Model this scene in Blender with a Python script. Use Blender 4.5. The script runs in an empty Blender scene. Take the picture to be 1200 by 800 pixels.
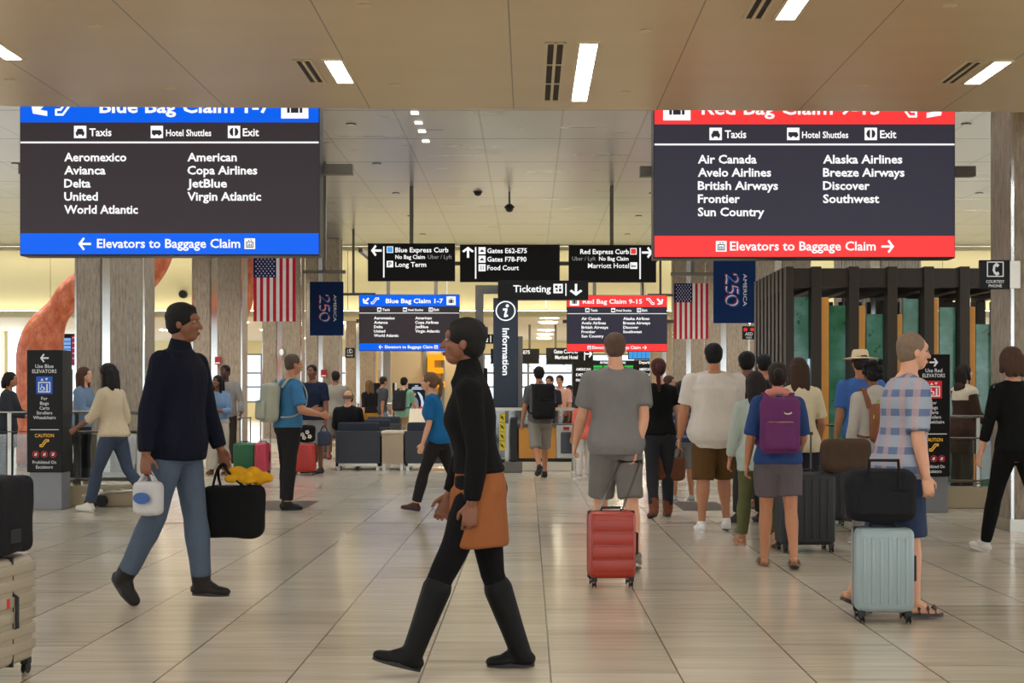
import bpy, bmesh, math, random
import numpy as np
from mathutils import Vector, Matrix

# ------------------------------------------------------------------ camera, world, exposure
random.seed(7)
SC = bpy.context.scene
COL = SC.collection
F = 1650.0                      # focal length in pixels of a 1200 px wide frame
HOR, VPX, EYE = 463.0, 619.0, 1.3
EXPO = 0.0

cam_data = bpy.data.cameras.new('camera')
cam_data.sensor_width = 36.0
cam_data.lens = F / 1200.0 * 36.0
cam_data.shift_x = -(VPX - 600.0) / 1200.0
cam_data.shift_y = (HOR - 400.0) / 1200.0
cam_data.clip_end = 400
camera = bpy.data.objects.new('camera', cam_data)
COL.objects.link(camera)
camera.location = (0, 0, EYE)
camera.rotation_euler = (math.pi / 2, 0, 0)
SC.camera = camera

SC.view_settings.view_transform = 'Standard'
SC.view_settings.look = 'None'
SC.view_settings.gamma = 1.0
SC.view_settings.use_curve_mapping = False
SC.view_settings.exposure = EXPO
try:
    SC.cycles.use_denoising = True
    SC.cycles.max_bounces = 8
    SC.cycles.diffuse_bounces = 4
    SC.cycles.glossy_bounces = 4
    SC.cycles.transparent_max_bounces = 12
    SC.cycles.sample_clamp_indirect = 4.0
    SC.cycles.caustics_reflective = False
    SC.cycles.caustics_refractive = False
except Exception:
    pass

world = bpy.data.worlds.new('daylight')
SC.world = world
world.use_nodes = True
bg = world.node_tree.nodes['Background']
bg.inputs[0].default_value = (0.86, 0.93, 1.0, 1)
bg.inputs[1].default_value = 3.2

L_SOFFIT = 24.5        # radiance of the strip lights in the low soffit
L_HALL = 21.5          # radiance of the added panel lights in the high ceiling
L_SPOT = 700.0         # watts of a recessed downlight in the high ceiling
L_COVE = 9.5           # radiance of the cove strips
L_BACK = 60.0           # radiance of the lights over the far concourse
LED = 1.0              # how bright the lit screens read


def P(px, py, d):
    return Vector(((px - VPX) * d / F, d, EYE + (HOR - py) * d / F))


def ground(py):
    return EYE * F / (py - HOR)


def PXX(px, d):
    return (px - VPX) * d / F


def PZ(py, d):
    return EYE + (HOR - py) * d / F


# ------------------------------------------------------------------ colours and materials
def lin(c):
    o = []
    for v in c[:3]:
        v = v / 255.0
        o.append(v / 12.92 if v <= 0.04045 else ((v + 0.055) / 1.055) ** 2.4)
    return (o[0], o[1], o[2], 1.0)


MATS = {}


class NT:
    def __init__(self, m):
        self.t = m.node_tree
        self.n = self.t.nodes
        self.bsdf = self.n['Principled BSDF']

    def new(self, kind, **kw):
        nd = self.n.new(kind)
        for k, v in kw.items():
            setattr(nd, k, v)
        return nd

    def link(self, a, b):
        self.t.links.new(a, b)

    def put(self, sock, v):
        if hasattr(v, 'is_output') or isinstance(v, bpy.types.NodeSocket):
            self.link(v, sock)
        else:
            sock.default_value = v

    def math(self, op, a, b=0.0, c=0.0):
        nd = self.new('ShaderNodeMath', operation=op)
        self.put(nd.inputs[0], a)
        self.put(nd.inputs[1], b)
        self.put(nd.inputs[2], c)
        return nd.outputs[0]

    def mix(self, fac, a, b, blend='MIX'):
        nd = self.new('ShaderNodeMix', data_type='RGBA', blend_type=blend)
        self.put(nd.inputs[0], fac)
        self.put(nd.inputs[6], a)
        self.put(nd.inputs[7], b)
        return nd.outputs[2]

    def coord(self, which='Object'):
        return self.new('ShaderNodeTexCoord').outputs[which]

    def xyz(self, v):
        s = self.new('ShaderNodeSeparateXYZ')
        self.link(v, s.inputs[0])
        return s.outputs

    def comb(self, x, y, z):
        s = self.new('ShaderNodeCombineXYZ')
        self.put(s.inputs[0], x)
        self.put(s.inputs[1], y)
        self.put(s.inputs[2], z)
        return s.outputs[0]

    def noise(self, vec, scale=5.0, detail=3.0, rough=0.55):
        nd = self.new('ShaderNodeTexNoise')
        self.link(vec, nd.inputs['Vector'])
        nd.inputs['Scale'].default_value = scale
        nd.inputs['Detail'].default_value = detail
        nd.inputs['Roughness'].default_value = rough
        return nd.outputs[0]

    def bump(self, h, strength=0.3, dist=0.02):
        nd = self.new('ShaderNodeBump')
        nd.inputs['Strength'].default_value = strength
        nd.inputs['Distance'].default_value = dist
        self.link(h, nd.inputs['Height'])
        self.link(nd.outputs[0], self.bsdf.inputs['Normal'])

    def ramp(self, fac, stops):
        nd = self.new('ShaderNodeValToRGB')
        el = nd.color_ramp.elements
        while len(el) < len(stops):
            el.new(0.5)
        for e, (p, c) in zip(el, stops):
            e.position = p
            e.color = c
        self.link(fac, nd.inputs[0])
        return nd.outputs[0]


def base_mat(name, rough=0.5, metal=0.0, spec=0.5):
    m = bpy.data.materials.new(name)
    m.use_nodes = True
    b = m.node_tree.nodes['Principled BSDF']
    b.inputs['Roughness'].default_value = rough
    b.inputs['Metallic'].default_value = metal
    b.inputs['Specular IOR Level'].default_value = spec
    return m, NT(m)


def paint(name, c, rough=0.5, metal=0.0, var=0.06, scale=6.0, bump=0.0, bscale=60.0, spec=0.5):
    """a surface of one colour with slight wear in it"""
    if name in MATS:
        return MATS[name]
    m, t = base_mat(name, rough, metal, spec)
    co = t.coord()
    n = t.noise(co, scale, 4.0)
    l = lin(c)
    a = tuple(min(1.0, x * (1 - var)) for x in l[:3]) + (1,)
    b = tuple(min(1.0, x * (1 + var)) for x in l[:3]) + (1,)
    t.link(t.mix(n, a, b), t.bsdf.inputs['Base Color'])
    if bump:
        t.bump(t.noise(co, bscale, 2.0), bump, 0.01)
    MATS[name] = m
    return m


def cloth(name, c, bump=0.35, scale=14.0, var=0.12):
    if name in MATS:
        return MATS[name]
    m, t = base_mat(name, 0.9, 0.0, 0.15)
    co = t.coord()
    l = lin(c)
    a = tuple(min(1.0, x * (1 - var)) for x in l[:3]) + (1,)
    b = tuple(min(1.0, x * (1 + var)) for x in l[:3]) + (1,)
    t.link(t.mix(t.noise(co, 9.0, 5.0), a, b), t.bsdf.inputs['Base Color'])
    o = t.xyz(co)
    v = t.comb(t.math('MULTIPLY', o[0], 1.4), t.math('MULTIPLY', o[1], 1.4), t.math('MULTIPLY', o[2], 0.6))
    t.bump(t.noise(v, scale, 4.0), bump, 0.03)
    MATS[name] = m
    return m


def striped(name, c1, c2, freq, thick=0.5, c3=None):
    """woven cloth with horizontal bands (and, with a third colour, a check)"""
    m, t = base_mat(name, 0.9, 0.0, 0.15)
    o = t.xyz(t.coord())
    f = t.math('FRACT', t.math('MULTIPLY', o[2], freq))
    s = t.math('GREATER_THAN', f, thick)
    col = t.mix(s, lin(c1), lin(c2))
    if c3:
        g = t.math('FRACT', t.math('MULTIPLY', t.math('ADD', o[0], o[1]), freq * 0.8))
        col = t.mix(t.math('MULTIPLY', t.math('GREATER_THAN', g, 0.6), 0.65), col, lin(c3))
    t.link(col, t.bsdf.inputs['Base Color'])
    t.bump(t.noise(t.coord(), 14.0, 4.0), 0.35, 0.03)
    return m


def glow(name, c, k=1.0):
    if name in MATS:
        return MATS[name]
    m, t = base_mat(name, 0.4)
    l = lin(c)
    t.bsdf.inputs['Base Color'].default_value = (l[0] * .1, l[1] * .1, l[2] * .1, 1)
    t.bsdf.inputs['Specular IOR Level'].default_value = 0.2
    t.bsdf.inputs['Emission Color'].default_value = l
    t.bsdf.inputs['Emission Strength'].default_value = k
    MATS[name] = m
    return m


def clear_glass(name, tint=(225, 235, 230), amount=0.12):
    m = bpy.data.materials.new(name)
    m.use_nodes = True
    n = m.node_tree.nodes
    l = m.node_tree.links
    n.clear()
    out = n.new('ShaderNodeOutputMaterial')
    mx = n.new('ShaderNodeMixShader')
    tr = n.new('ShaderNodeBsdfTransparent')
    gl = n.new('ShaderNodeBsdfGlossy')
    lw = n.new('ShaderNodeLayerWeight')
    lw.inputs[0].default_value = 0.25
    ad = n.new('ShaderNodeMath')
    ad.operation = 'MULTIPLY_ADD'
    ad.inputs[1].default_value = 0.6
    ad.inputs[2].default_value = amount * 0.5
    l.new(lw.outputs[0], ad.inputs[0])
    tr.inputs[0].default_value = lin(tint)
    gl.inputs['Roughness'].default_value = 0.05
    l.new(ad.outputs[0], mx.inputs[0])
    l.new(tr.outputs[0], mx.inputs[1])
    l.new(gl.outputs[0], mx.inputs[2])
    l.new(mx.outputs[0], out.inputs[0])
    return m


# ------------------------------------------------------------------ mesh builder
def frame_of(d):
    d = Vector(d).normalized()
    up = Vector((0, 0, 1)) if abs(d.z) < 0.9 else Vector((0, 1, 0))
    s = d.cross(up).normalized()
    return s, s.cross(d).normalized(), d


class MB:
    def __init__(self):
        self.v, self.f, self.m = [], [], []

    def add(self, verts, faces, mi=0):
        o = len(self.v)
        self.v.extend(Vector(p) for p in verts)
        for f in faces:
            self.f.append([i + o for i in f])
            self.m.append(mi)

    def box(self, x0, x1, y0, y1, z0, z1, mi=0):
        v = [(x, y, z) for z in (z0, z1) for y in (y0, y1) for x in (x0, x1)]
        self.add(v, [(0, 2, 3, 1), (4, 5, 7, 6), (0, 1, 5, 4), (2, 6, 7, 3), (0, 4, 6, 2), (1, 3, 7, 5)], mi)

    def obox(self, c, half, ax, mi=0):
        c = Vector(c)
        v = [c + ax[0] * (half[0] * x) + ax[1] * (half[1] * y) + ax[2] * (half[2] * z)
             for z in (-1, 1) for y in (-1, 1) for x in (-1, 1)]
        self.add(v, [(0, 2, 3, 1), (4, 5, 7, 6), (0, 1, 5, 4), (2, 6, 7, 3), (0, 4, 6, 2), (1, 3, 7, 5)], mi)

    def bar(self, p0, p1, w, h=None, mi=0):
        p0, p1 = Vector(p0), Vector(p1)
        s, u, d = frame_of(p1 - p0)
        self.obox((p0 + p1) / 2, (w / 2, (h or w) / 2, (p1 - p0).length / 2), (s, u, d), mi)

    def rings(self, rings, cap=True, mi=0):
        n = len(rings[0])
        o = len(self.v)
        fs = []
        for k in range(len(rings) - 1):
            for i in range(n):
                j = (i + 1) % n
                fs.append((k * n + i, k * n + j, (k + 1) * n + j, (k + 1) * n + i))
        if cap:
            fs.append(tuple(range(n - 1, -1, -1)))
            fs.append(tuple((len(rings) - 1) * n + i for i in range(n)))
        self.add([p for r in rings for p in r], fs, mi)

    def tube(self, pts, r, n=10, mi=0, cap=True):
        pts = [Vector(p) for p in pts]
        rs = r if isinstance(r, (list, tuple)) else [r] * len(pts)
        rings, prev = [], None
        for i, p in enumerate(pts):
            d = (pts[min(i + 1, len(pts) - 1)] - pts[max(i - 1, 0)]).normalized()
            if prev is None:
                s, u, _ = frame_of(d)
            else:
                s = (prev - d * prev.dot(d)).normalized()
                u = d.cross(s).normalized()
            prev = s
            rings.append([p + (s * math.cos(a) + u * math.sin(a)) * rs[i]
                          for a in (2 * math.pi * k / n for k in range(n))])
        self.rings(rings, cap, mi)

    def seg(self, p0, p1, prof, n=14, flat=1.0, side=None, mi=0, cut=False):
        """limb: prof = [(t, radius)]; ends are rounded; flat squashes along the axis normal to side"""
        p0, p1 = Vector(p0), Vector(p1)
        s, u, d = frame_of(p1 - p0)
        if side is not None:
            s = Vector(side)
            s = (s - d * s.dot(d)).normalized()
            u = d.cross(s).normalized()
        L = (p1 - p0).length
        pr = [(t * L, r) for t, r in prof]
        st = []
        r0, r1 = pr[0][1], pr[-1][1]
        for a in (80, 55, 28):
            st.append((pr[0][0] - r0 * math.sin(math.radians(a)), r0 * math.cos(math.radians(a))))
        st += pr
        for a in (() if cut else (28, 55, 80)):
            st.append((pr[-1][0] + r1 * math.sin(math.radians(a)), r1 * math.cos(math.radians(a))))
        self.rings([[p0 + d * t + (s * math.cos(a) + u * (math.sin(a) * flat)) * r
                     for a in (2 * math.pi * k / n for k in range(n))] for t, r in st], True, mi)

    def ball(self, c, r, R=None, n=16, m=10, mi=0):
        c = Vector(c)
        R = R or Matrix.Identity(3)
        rings = []
        for k in range(m + 1):
            ph = -math.pi / 2 + math.pi * (k + 0.02 if k == 0 else k - 0.02 if k == m else k) / m
            rings.append([c + R @ Vector((r[0] * math.cos(ph) * math.cos(a), r[1] * math.cos(ph) * math.sin(a), r[2] * math.sin(ph)))
                          for a in (2 * math.pi * i / n for i in range(n))])
        self.rings(rings, True, mi)

    def rbox(self, x0, x1, y0, y1, z0, z1, r=0.02, n=5, mi=0):
        """box with rounded vertical edges and softened top and bottom"""
        def ring(z, ins):
            out = []
            rr = r
            for cx, cy, a0 in ((x1 - rr, y1 - rr, 0), (x0 + rr, y1 - rr, 90), (x0 + rr, y0 + rr, 180), (x1 - rr, y0 + rr, 270)):
                for k in range(n):
                    a = math.radians(a0 + 90.0 * k / (n - 1))
                    out.append(Vector((cx + (rr - ins) * math.cos(a), cy + (rr - ins) * math.sin(a), z)))
            return out
        q = r * 0.8
        rs = []
        for a in (90, 60, 30, 0):
            rs.append(ring(z0 + q - q * math.sin(math.radians(a)), q * (1 - math.cos(math.radians(a)))))
        for a in (0, 30, 60, 90):
            rs.append(ring(z1 - q + q * math.sin(math.radians(a)), q * (1 - math.cos(math.radians(a)))))
        self.rings(rs, True, mi)

    def prism(self, pts, o, u, v, n, mi=0):
        """polygon pts (a, b) in the frame o + a u + b v, thickened along n"""
        k = len(pts)
        a = [o + u * p[0] + v * p[1] for p in pts]
        b = [p + n for p in a]
        fs = [tuple(range(k)), tuple(range(2 * k - 1, k - 1, -1))]
        fs += [(i, (i + 1) % k, (i + 1) % k + k, i + k) for i in range(k)]
        self.add(a + b, fs, mi)

    def move(self, M):
        self.v = [M @ p for p in self.v]
        return self

    def build(self, name, mats, parent=None, local=False, bevel=0.0, smooth=False, recalc=True, keep=False):
        if not isinstance(mats, (list, tuple)):
            mats = [mats]
        base = Vector((0, 0, 0))
        if parent is not None and not local:
            q = parent
            while q is not None:
                base += q.location
                q = q.parent
        elif parent is None and not local and not keep:
            a = np.array([tuple(p) for p in self.v])
            lo, hi = a.min(0), a.max(0)
            base = Vector(((lo[0] + hi[0]) / 2, (lo[1] + hi[1]) / 2, lo[2]))
        me = bpy.data.meshes.new(name)
        me.from_pydata([tuple(p - base) for p in self.v], [], self.f)
        for m in mats:
            me.materials.append(m)
        if len(mats) > 1:
            me.polygons.foreach_set('material_index', self.m)
        if recalc:
            bm = bmesh.new()
            bm.from_mesh(me)
            bmesh.ops.recalc_face_normals(bm, faces=bm.faces)
            bm.to_mesh(me)
            bm.free()
        if smooth:
            me.polygons.foreach_set('use_smooth', [True] * len(me.polygons))
            if smooth != 'all':
                try:
                    me.set_sharp_from_angle(angle=math.radians(40))
                except Exception:
                    pass
        o = bpy.data.objects.new(name, me)
        COL.objects.link(o)
        if parent is not None:
            o.parent = parent
        elif not local and not keep:
            o.location = base
        if bevel:
            b = o.modifiers.new('edge', 'BEVEL')
            b.width = bevel
            b.segments = 2
            b.limit_method = 'ANGLE'
        return o


def remesh(mb, vox, smooth=3, noise=0.0, nfreq=18.0, seed=0, factor=0.5):
    """grow one continuous skin round overlapping solids"""
    me = bpy.data.meshes.new('tmp')
    me.from_pydata([tuple(p) for p in mb.v], [], mb.f)
    bm = bmesh.new()
    bm.from_mesh(me)
    bmesh.ops.recalc_face_normals(bm, faces=bm.faces)
    bm.to_mesh(me)
    bm.free()
    o = bpy.data.objects.new('tmp', me)
    TMP.objects.link(o)
    r = o.modifiers.new('r', 'REMESH')
    r.mode = 'VOXEL'
    r.voxel_size = vox
    r.use_smooth_shade = True
    if smooth:
        s = o.modifiers.new('s', 'SMOOTH')
        s.factor = factor
        s.iterations = smooth
    TMPVL.update()
    dg = TMPVL.depsgraph
    ev = o.evaluated_get(dg)
    out = bpy.data.meshes.new_from_object(ev)
    TMP.objects.unlink(o)
    bpy.data.objects.remove(o)
    bpy.data.meshes.remove(me)
    n = len(out.vertices)
    if noise and n:
        co = np.empty(n * 3)
        out.vertices.foreach_get('co', co)
        no = np.empty(n * 3)
        out.vertices.foreach_get('normal', no)
        co = co.reshape(-1, 3)
        no = no.reshape(-1, 3)
        rng = np.random.RandomState(seed)
        h = np.zeros(n)
        for k in range(7):
            d = rng.normal(size=3) * np.array([1.0, 1.0, 0.65])
            d /= np.linalg.norm(d)
            w = nfreq * (0.6 + 0.28 * k)
            h += np.sin(co @ d * w + rng.rand() * 6.28 + 1.3 * np.sin(co @ rng.normal(size=3) * w * 0.3)) / (1 + 0.35 * k)
        co = co + no * (h * noise / 2.2)[:, None]
        out.vertices.foreach_set('co', co.ravel())
    out.polygons.foreach_set('use_smooth', [True] * len(out.polygons))
    out.update()
    return out


TMPSC = bpy.data.scenes.new('workbench')
TMP = TMPSC.collection
TMPVL = TMPSC.view_layers[0]


def link_mesh(name, me, mats, parent=None):
    if not isinstance(mats, (list, tuple)):
        mats = [mats]
    for m in mats:
        me.materials.append(m)
    me.name = name
    o = bpy.data.objects.new(name, me)
    COL.objects.link(o)
    if parent is not None:
        o.parent = parent
    return o


def tag(o, label, cat, group=None):
    o['label'] = label
    o['category'] = cat
    if group:
        o['group'] = group
    return o


def thing(name, label, cat, loc, rz=0.0, group=None):
    o = bpy.data.objects.new(name, None)
    COL.objects.link(o)
    o.location = loc
    o.rotation_euler = (0, 0, rz)
    o.empty_display_size = 0.1
    return tag(o, label, cat, group)


def struct(o):
    o['kind'] = 'structure'
    return o


# ------------------------------------------------------------------ lettering
GL = {}


def glyphs(body, bold):
    key = (body, bold)
    if key in GL:
        return GL[key]
    cu = bpy.data.curves.new('t', 'FONT')
    cu.body = body
    cu.size = 1.0
    cu.resolution_u = 2
    cu.offset = bold
    cu.fill_mode = 'FRONT'
    o = bpy.data.objects.new('t', cu)
    TMP.objects.link(o)
    TMPVL.update()
    me = bpy.data.meshes.new_from_object(o.evaluated_get(TMPVL.depsgraph))
    v = [(p.co.x, p.co.y) for p in me.vertices]
    f = [tuple(p.vertices) for p in me.polygons]
    bpy.data.objects.remove(o)
    bpy.data.curves.remove(cu)
    bpy.data.meshes.remove(me)
    GL[key] = (v, f)
    return GL[key]


def cap_height(bold):
    v, _ = glyphs('H', bold)
    return max(p[1] for p in v)


class Face:
    """flat front of a sign: (x, y) run right and down from its top left corner, in units of s metres"""
    def __init__(self, origin, s, u=(1, 0, 0), v=(0, 0, 1), n=(0, -1, 0)):
        self.o, self.s = Vector(origin), s
        self.u, self.v, self.n = Vector(u), Vector(v), Vector(n)

    def at(self, x, y, layer=0):
        return self.o + self.u * (x * self.s) - self.v * (y * self.s) + self.n * (0.003 * layer)

    def poly(self, mb, pts, layer=1, mi=0):
        mb.add([self.at(x, y, layer) for x, y in pts], [tuple(range(len(pts)))], mi)

    def rect(self, mb, x0, y0, x1, y1, layer=1, mi=0):
        self.poly(mb, [(x0, y0), (x1, y0), (x1, y1), (x0, y1)], layer, mi)

    def disc(self, mb, cx, cy, r, layer=1, mi=0, n=24):
        self.poly(mb, [(cx + r * math.cos(2 * math.pi * k / n), cy + r * math.sin(2 * math.pi * k / n)) for k in range(n)], layer, mi)

    def ring(self, mb, cx, cy, r, w, layer=1, mi=0, n=28):
        for k in range(n):
            a, b = 2 * math.pi * k / n, 2 * math.pi * (k + 1) / n
            self.poly(mb, [(cx + q * math.cos(t), cy + q * math.sin(t)) for q, t in ((r, a), (r, b), (r - w, b), (r - w, a))], layer, mi)

    def line(self, mb, pts, w, layer=1, mi=0):
        for (xa, ya), (xb, yb) in zip(pts[:-1], pts[1:]):
            L = math.hypot(xb - xa, yb - ya) or 1e-6
            nx, ny = -(yb - ya) / L * w / 2, (xb - xa) / L * w / 2
            ex, ey = (xb - xa) / L * w * 0.3, (yb - ya) / L * w * 0.3
            self.poly(mb, [(xa + nx - ex, ya + ny - ey), (xb + nx + ex, yb + ny + ey), (xb - nx + ex, yb - ny + ey), (xa - nx - ex, ya - ny - ey)], layer, mi)

    def text(self, mb, body, x0, yb, x1, cap, layer=2, mi=0, bold=0.018, vertical=False):
        """capitals are cap tall, the line runs from x0 to x1 on the baseline yb (vertical: reads downwards)"""
        v, f = glyphs(body, bold)
        if not v:
            return
        lo = min(p[0] for p in v)
        hi = max(p[0] for p in v)
        ky = cap / cap_height(bold)
        kx = (x1 - x0) / (hi - lo) if x1 is not None else ky
        if vertical:
            mb.add([self.at(yb + p[1] * ky, x0 + (p[0] - lo) * kx, layer) for p in v], f, mi)
        else:
            mb.add([self.at(x0 + (p[0] - lo) * kx, yb - p[1] * ky, layer) for p in v], f, mi)

    def arrow(self, mb, cx, cy, L, ang, w=None, layer=2, mi=0):
        """arrow of length L pointing at ang degrees (0 right, 90 up)"""
        w = w or L * 0.19
        a = math.radians(ang)

        def R(x, y):
            return (cx + x * math.cos(a) + y * math.sin(a), cy - x * math.sin(a) + y * math.cos(a))
        h = L / 2
        self.poly(mb, [R(-h, -w / 2), (R(h - w, -w / 2)), R(h - w, w / 2), R(-h, w / 2)], layer, mi)
        q = L * 0.46
        for s in (-1, 1):
            self.poly(mb, [R(h, 0), R(h - w * 0.7, -w * 0.7 * s), R(h - q - w * 0.35, s * (q - w * 0.35)), R(h - q + w * 0.35, s * (q + w * 0.35))], layer + 0.3, mi)

# ================================================================== THE HALL
Z_SOF = EYE + 335 * 12.0 / F      # underside of the low soffit
Z_HALL = 6.5
Z_FAR = 4.06
D_FASC = 50.0
D_END = 76.0


def floor_material():
    m, t = base_mat('floor_tiles', 0.2, 0.0, 0.5)
    o = t.xyz(t.coord())
    u = t.math('DIVIDE', t.math('SUBTRACT', o[0], 0.104), 0.6)
    iu = t.math('FLOOR', u)
    fu = t.math('FRACT', u)
    v = t.math('ADD', t.math('DIVIDE', o[1], 0.6), t.math('MULTIPLY', iu, 0.37))
    iv = t.math('FLOOR', v)
    fv = t.math('FRACT', v)
    wn = t.new('ShaderNodeTexWhiteNoise', noise_dimensions='2D')
    t.link(t.comb(iu, iv, 0.0), wn.inputs['Vector'])
    rnd = wn.outputs['Value']
    # veins run across the tile
    vec = t.comb(t.math('MULTIPLY', o[0], 0.55), t.math('MULTIPLY', o[1], 9.0), t.math('MULTIPLY', rnd, 30.0))
    vein = t.noise(vec, 1.6, 5.0, 0.6)
    fine = t.noise(t.comb(t.math('MULTIPLY', o[0], 1.5), t.math('MULTIPLY', o[1], 45.0), rnd), 1.5, 3.0)
    k = t.math('ADD', t.math('MULTIPLY', vein, 0.6), t.math('ADD', t.math('MULTIPLY', fine, 0.25), t.math('MULTIPLY', rnd, 0.16)))
    col = t.ramp(k, [(0.24, lin((132, 122, 108))), (0.42, lin((184, 173, 154))), (0.60, lin((200, 189, 170))), (0.85, lin((212, 203, 187)))])
    # grout: the long joints are dark, the cross joints faint
    eu = t.math('MINIMUM', fu, t.math('SUBTRACT', 1.0, fu))
    ev = t.math('MINIMUM', fv, t.math('SUBTRACT', 1.0, fv))
    gu = t.math('LESS_THAN', eu, 0.0075)
    gv = t.math('MULTIPLY', t.math('LESS_THAN', ev, 0.010), 0.26)
    g = t.math('MAXIMUM', t.math('MULTIPLY', gu, 0.85), gv)
    col = t.mix(g, col, lin((88, 76, 64)))
    t.link(col, t.bsdf.inputs['Base Color'])
    rr = t.math('ADD', 0.10, t.math('MULTIPLY', fine, 0.15))
    t.link(rr, t.bsdf.inputs['Roughness'])
    t.bump(t.math('SUBTRACT', t.math('MULTIPLY', fine, 0.25), g), 0.12, 0.004)
    return m


def soffit_material():
    m, t = base_mat('soffit_panels', 0.32, 0.0, 0.5)
    o = t.xyz(t.coord())
    u = t.math('DIVIDE', t.math('ADD', o[0], 0.124), 0.61)
    fu = t.math('FRACT', t.math('MULTIPLY', u, 0.5))
    e = t.math('MINIMUM', fu, t.math('SUBTRACT', 1.0, fu))
    g = t.math('LESS_THAN', e, 0.0042)
    n = t.noise(t.comb(t.math('MULTIPLY', o[0], 0.5), t.math('MULTIPLY', o[1], 1.5), 0.0), 1.5, 3.0)
    col = t.mix(n, lin((204, 180, 138)), lin((215, 193, 152)))
    col = t.mix(t.math('MULTIPLY', g, 0.7), col, lin((92, 74, 52)))
    t.link(col, t.bsdf.inputs['Base Color'])
    t.bump(n, 0.03, 0.02)
    return m


def hall_ceiling_material():
    m, t = base_mat('brushed_ceiling_panels', 0.3, 0.9, 0.5)
    o = t.xyz(t.coord())
    fu = t.math('FRACT', t.math('DIVIDE', t.math('ADD', o[0], 0.91), 1.55))
    fv = t.math('FRACT', t.math('DIVIDE', t.math('SUBTRACT', o[1], 31.4), 2.85))
    eu = t.math('MINIMUM', fu, t.math('SUBTRACT', 1.0, fu))
    ev = t.math('MINIMUM', fv, t.math('SUBTRACT', 1.0, fv))
    g = t.math('MAXIMUM', t.math('MULTIPLY', t.math('LESS_THAN', eu, 0.012), 0.55), t.math('LESS_THAN', ev, 0.012))
    n = t.noise(t.comb(t.math('MULTIPLY', o[0], 0.35), t.math('MULTIPLY', o[1], 2.2), 0.0), 1.2, 4.0)
    col = t.mix(n, lin((150, 156, 164)), lin((186, 190, 196)))
    col = t.mix(t.math('MULTIPLY', g, 0.7), col, lin((60, 58, 56)))
    t.link(col, t.bsdf.inputs['Base Color'])
    t.link(t.math('ADD', 0.2, t.math('MULTIPLY', n, 0.22)), t.bsdf.inputs['Roughness'])
    t.bump(t.math('SUBTRACT', n, t.math('MULTIPLY', g, 0.5)), 0.10, 0.05)
    return m


def concrete_material():
    m, t = base_mat('ribbed_concrete', 0.85, 0.0, 0.3)
    o = t.xyz(t.coord())
    w = t.math('ADD', o[0], o[1])
    rib = t.math('ABSOLUTE', t.math('SINE', t.math('MULTIPLY', w, 62.0)))
    n = t.noise(t.comb(t.math('MULTIPLY', o[0], 16.0), t.math('MULTIPLY', o[1], 16.0), t.math('MULTIPLY', o[2], 3.0)), 1.9, 5.0, 0.7)
    big = t.noise(t.coord(), 0.9, 3.0)
    k = t.math('ADD', t.math('MULTIPLY', n, 0.75), t.math('MULTIPLY', big, 0.25))
    col = t.ramp(k, [(0.28, lin((92, 82, 71))), (0.45, lin((148, 135, 119))), (0.58, lin((166, 153, 136))), (0.78, lin((188, 176, 158)))])
    t.link(col, t.bsdf.inputs['Base Color'])
    t.bump(t.math('ADD', t.math('MULTIPLY', rib, 0.6), n), 0.6, 0.03)
    return m


M_FLOOR = floor_material()
M_SOF = soffit_material()
M_HALL = hall_ceiling_material()
M_CONC = concrete_material()
M_STEEL = paint('polished_steel', (190, 190, 186), 0.14, 1.0, 0.04)
M_STEEL2 = paint('brushed_steel', (176, 170, 158), 0.32, 1.0, 0.06, 20)
M_DARKMETAL = paint('grey_metal', (92, 88, 82), 0.4, 0.6, 0.06)
M_POLE = paint('grey_painted_metal', (104, 100, 94), 0.5, 0.1, 0.05)
M_CREAM = paint('cream_wall', (222, 212, 172), 0.6, 0.0, 0.03, 1.5)
M_BEIGE = paint('beige_wall', (176, 162, 136), 0.7, 0.0, 0.04, 1.5)
M_FARC = paint('far_ceiling', (232, 224, 200), 0.5, 0.0, 0.03, 0.8)
M_MULL = paint('window_frame_metal', (120, 128, 132), 0.4, 0.4, 0.05)
M_BLACK = paint('black_sign_panel', (13, 13, 13), 0.5, 0.0, 0.05, 6, 0, 60, .25)
M_HOUS = paint('screen_housing', (38, 38, 42), 0.4, 0.2, 0.05)
M_BRONZE = paint('bronze_fin', (52, 43, 33), 0.45, 0.35, 0.1)
M_OAK = paint('oak_plank', (206, 142, 56), 0.5, 0.0, 0.14, 5)
M_CURB = paint('stone_curb', (168, 152, 122), 0.4, 0.0, 0.08, 3)
M_GLASS = clear_glass('rail_glass', (206, 208, 200), 0.16)
M_PANE = clear_glass('window_glass', (232, 242, 250), 0.1)
M_RUB = paint('black_rubber', (22, 22, 22), 0.6, 0.0, 0.1)
W_TXT = glow('lit_lettering', (255, 255, 255), LED)

# floor
b = MB()
b.add([(-24, -14, 0), (24, -14, 0), (24, 90, 0), (-24, 90, 0)], [(0, 1, 2, 3)])
struct(b.build('floor', M_FLOOR, keep=True, recalc=False))

# low soffit: the front edge runs a little askew, a steel bead along its edge
b = MB()
xa, xb = -24.0, 24.0
ya, yb_ = 12.0 + xa * 0.028, 12.0 + xb * 0.028
v = [(xa, -14, Z_SOF), (xb, -14, Z_SOF), (xb, yb_, Z_SOF), (xa, ya, Z_SOF),
     (xa, -14, Z_HALL + .3), (xb, -14, Z_HALL + .3), (xb, yb_, Z_HALL + .3), (xa, ya, Z_HALL + .3)]
b.add(v, [(0, 1, 2, 3), (4, 7, 6, 5), (0, 4, 5, 1), (2, 6, 7, 3), (1, 5, 6, 2), (0, 3, 7, 4)])
struct(b.build('ceiling_soffit', M_SOF, keep=True))

b = MB()
b.box(-24, 24, 11.0, D_FASC, Z_HALL, Z_HALL + 0.3)
struct(b.build('ceiling', M_HALL, keep=True))

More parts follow.
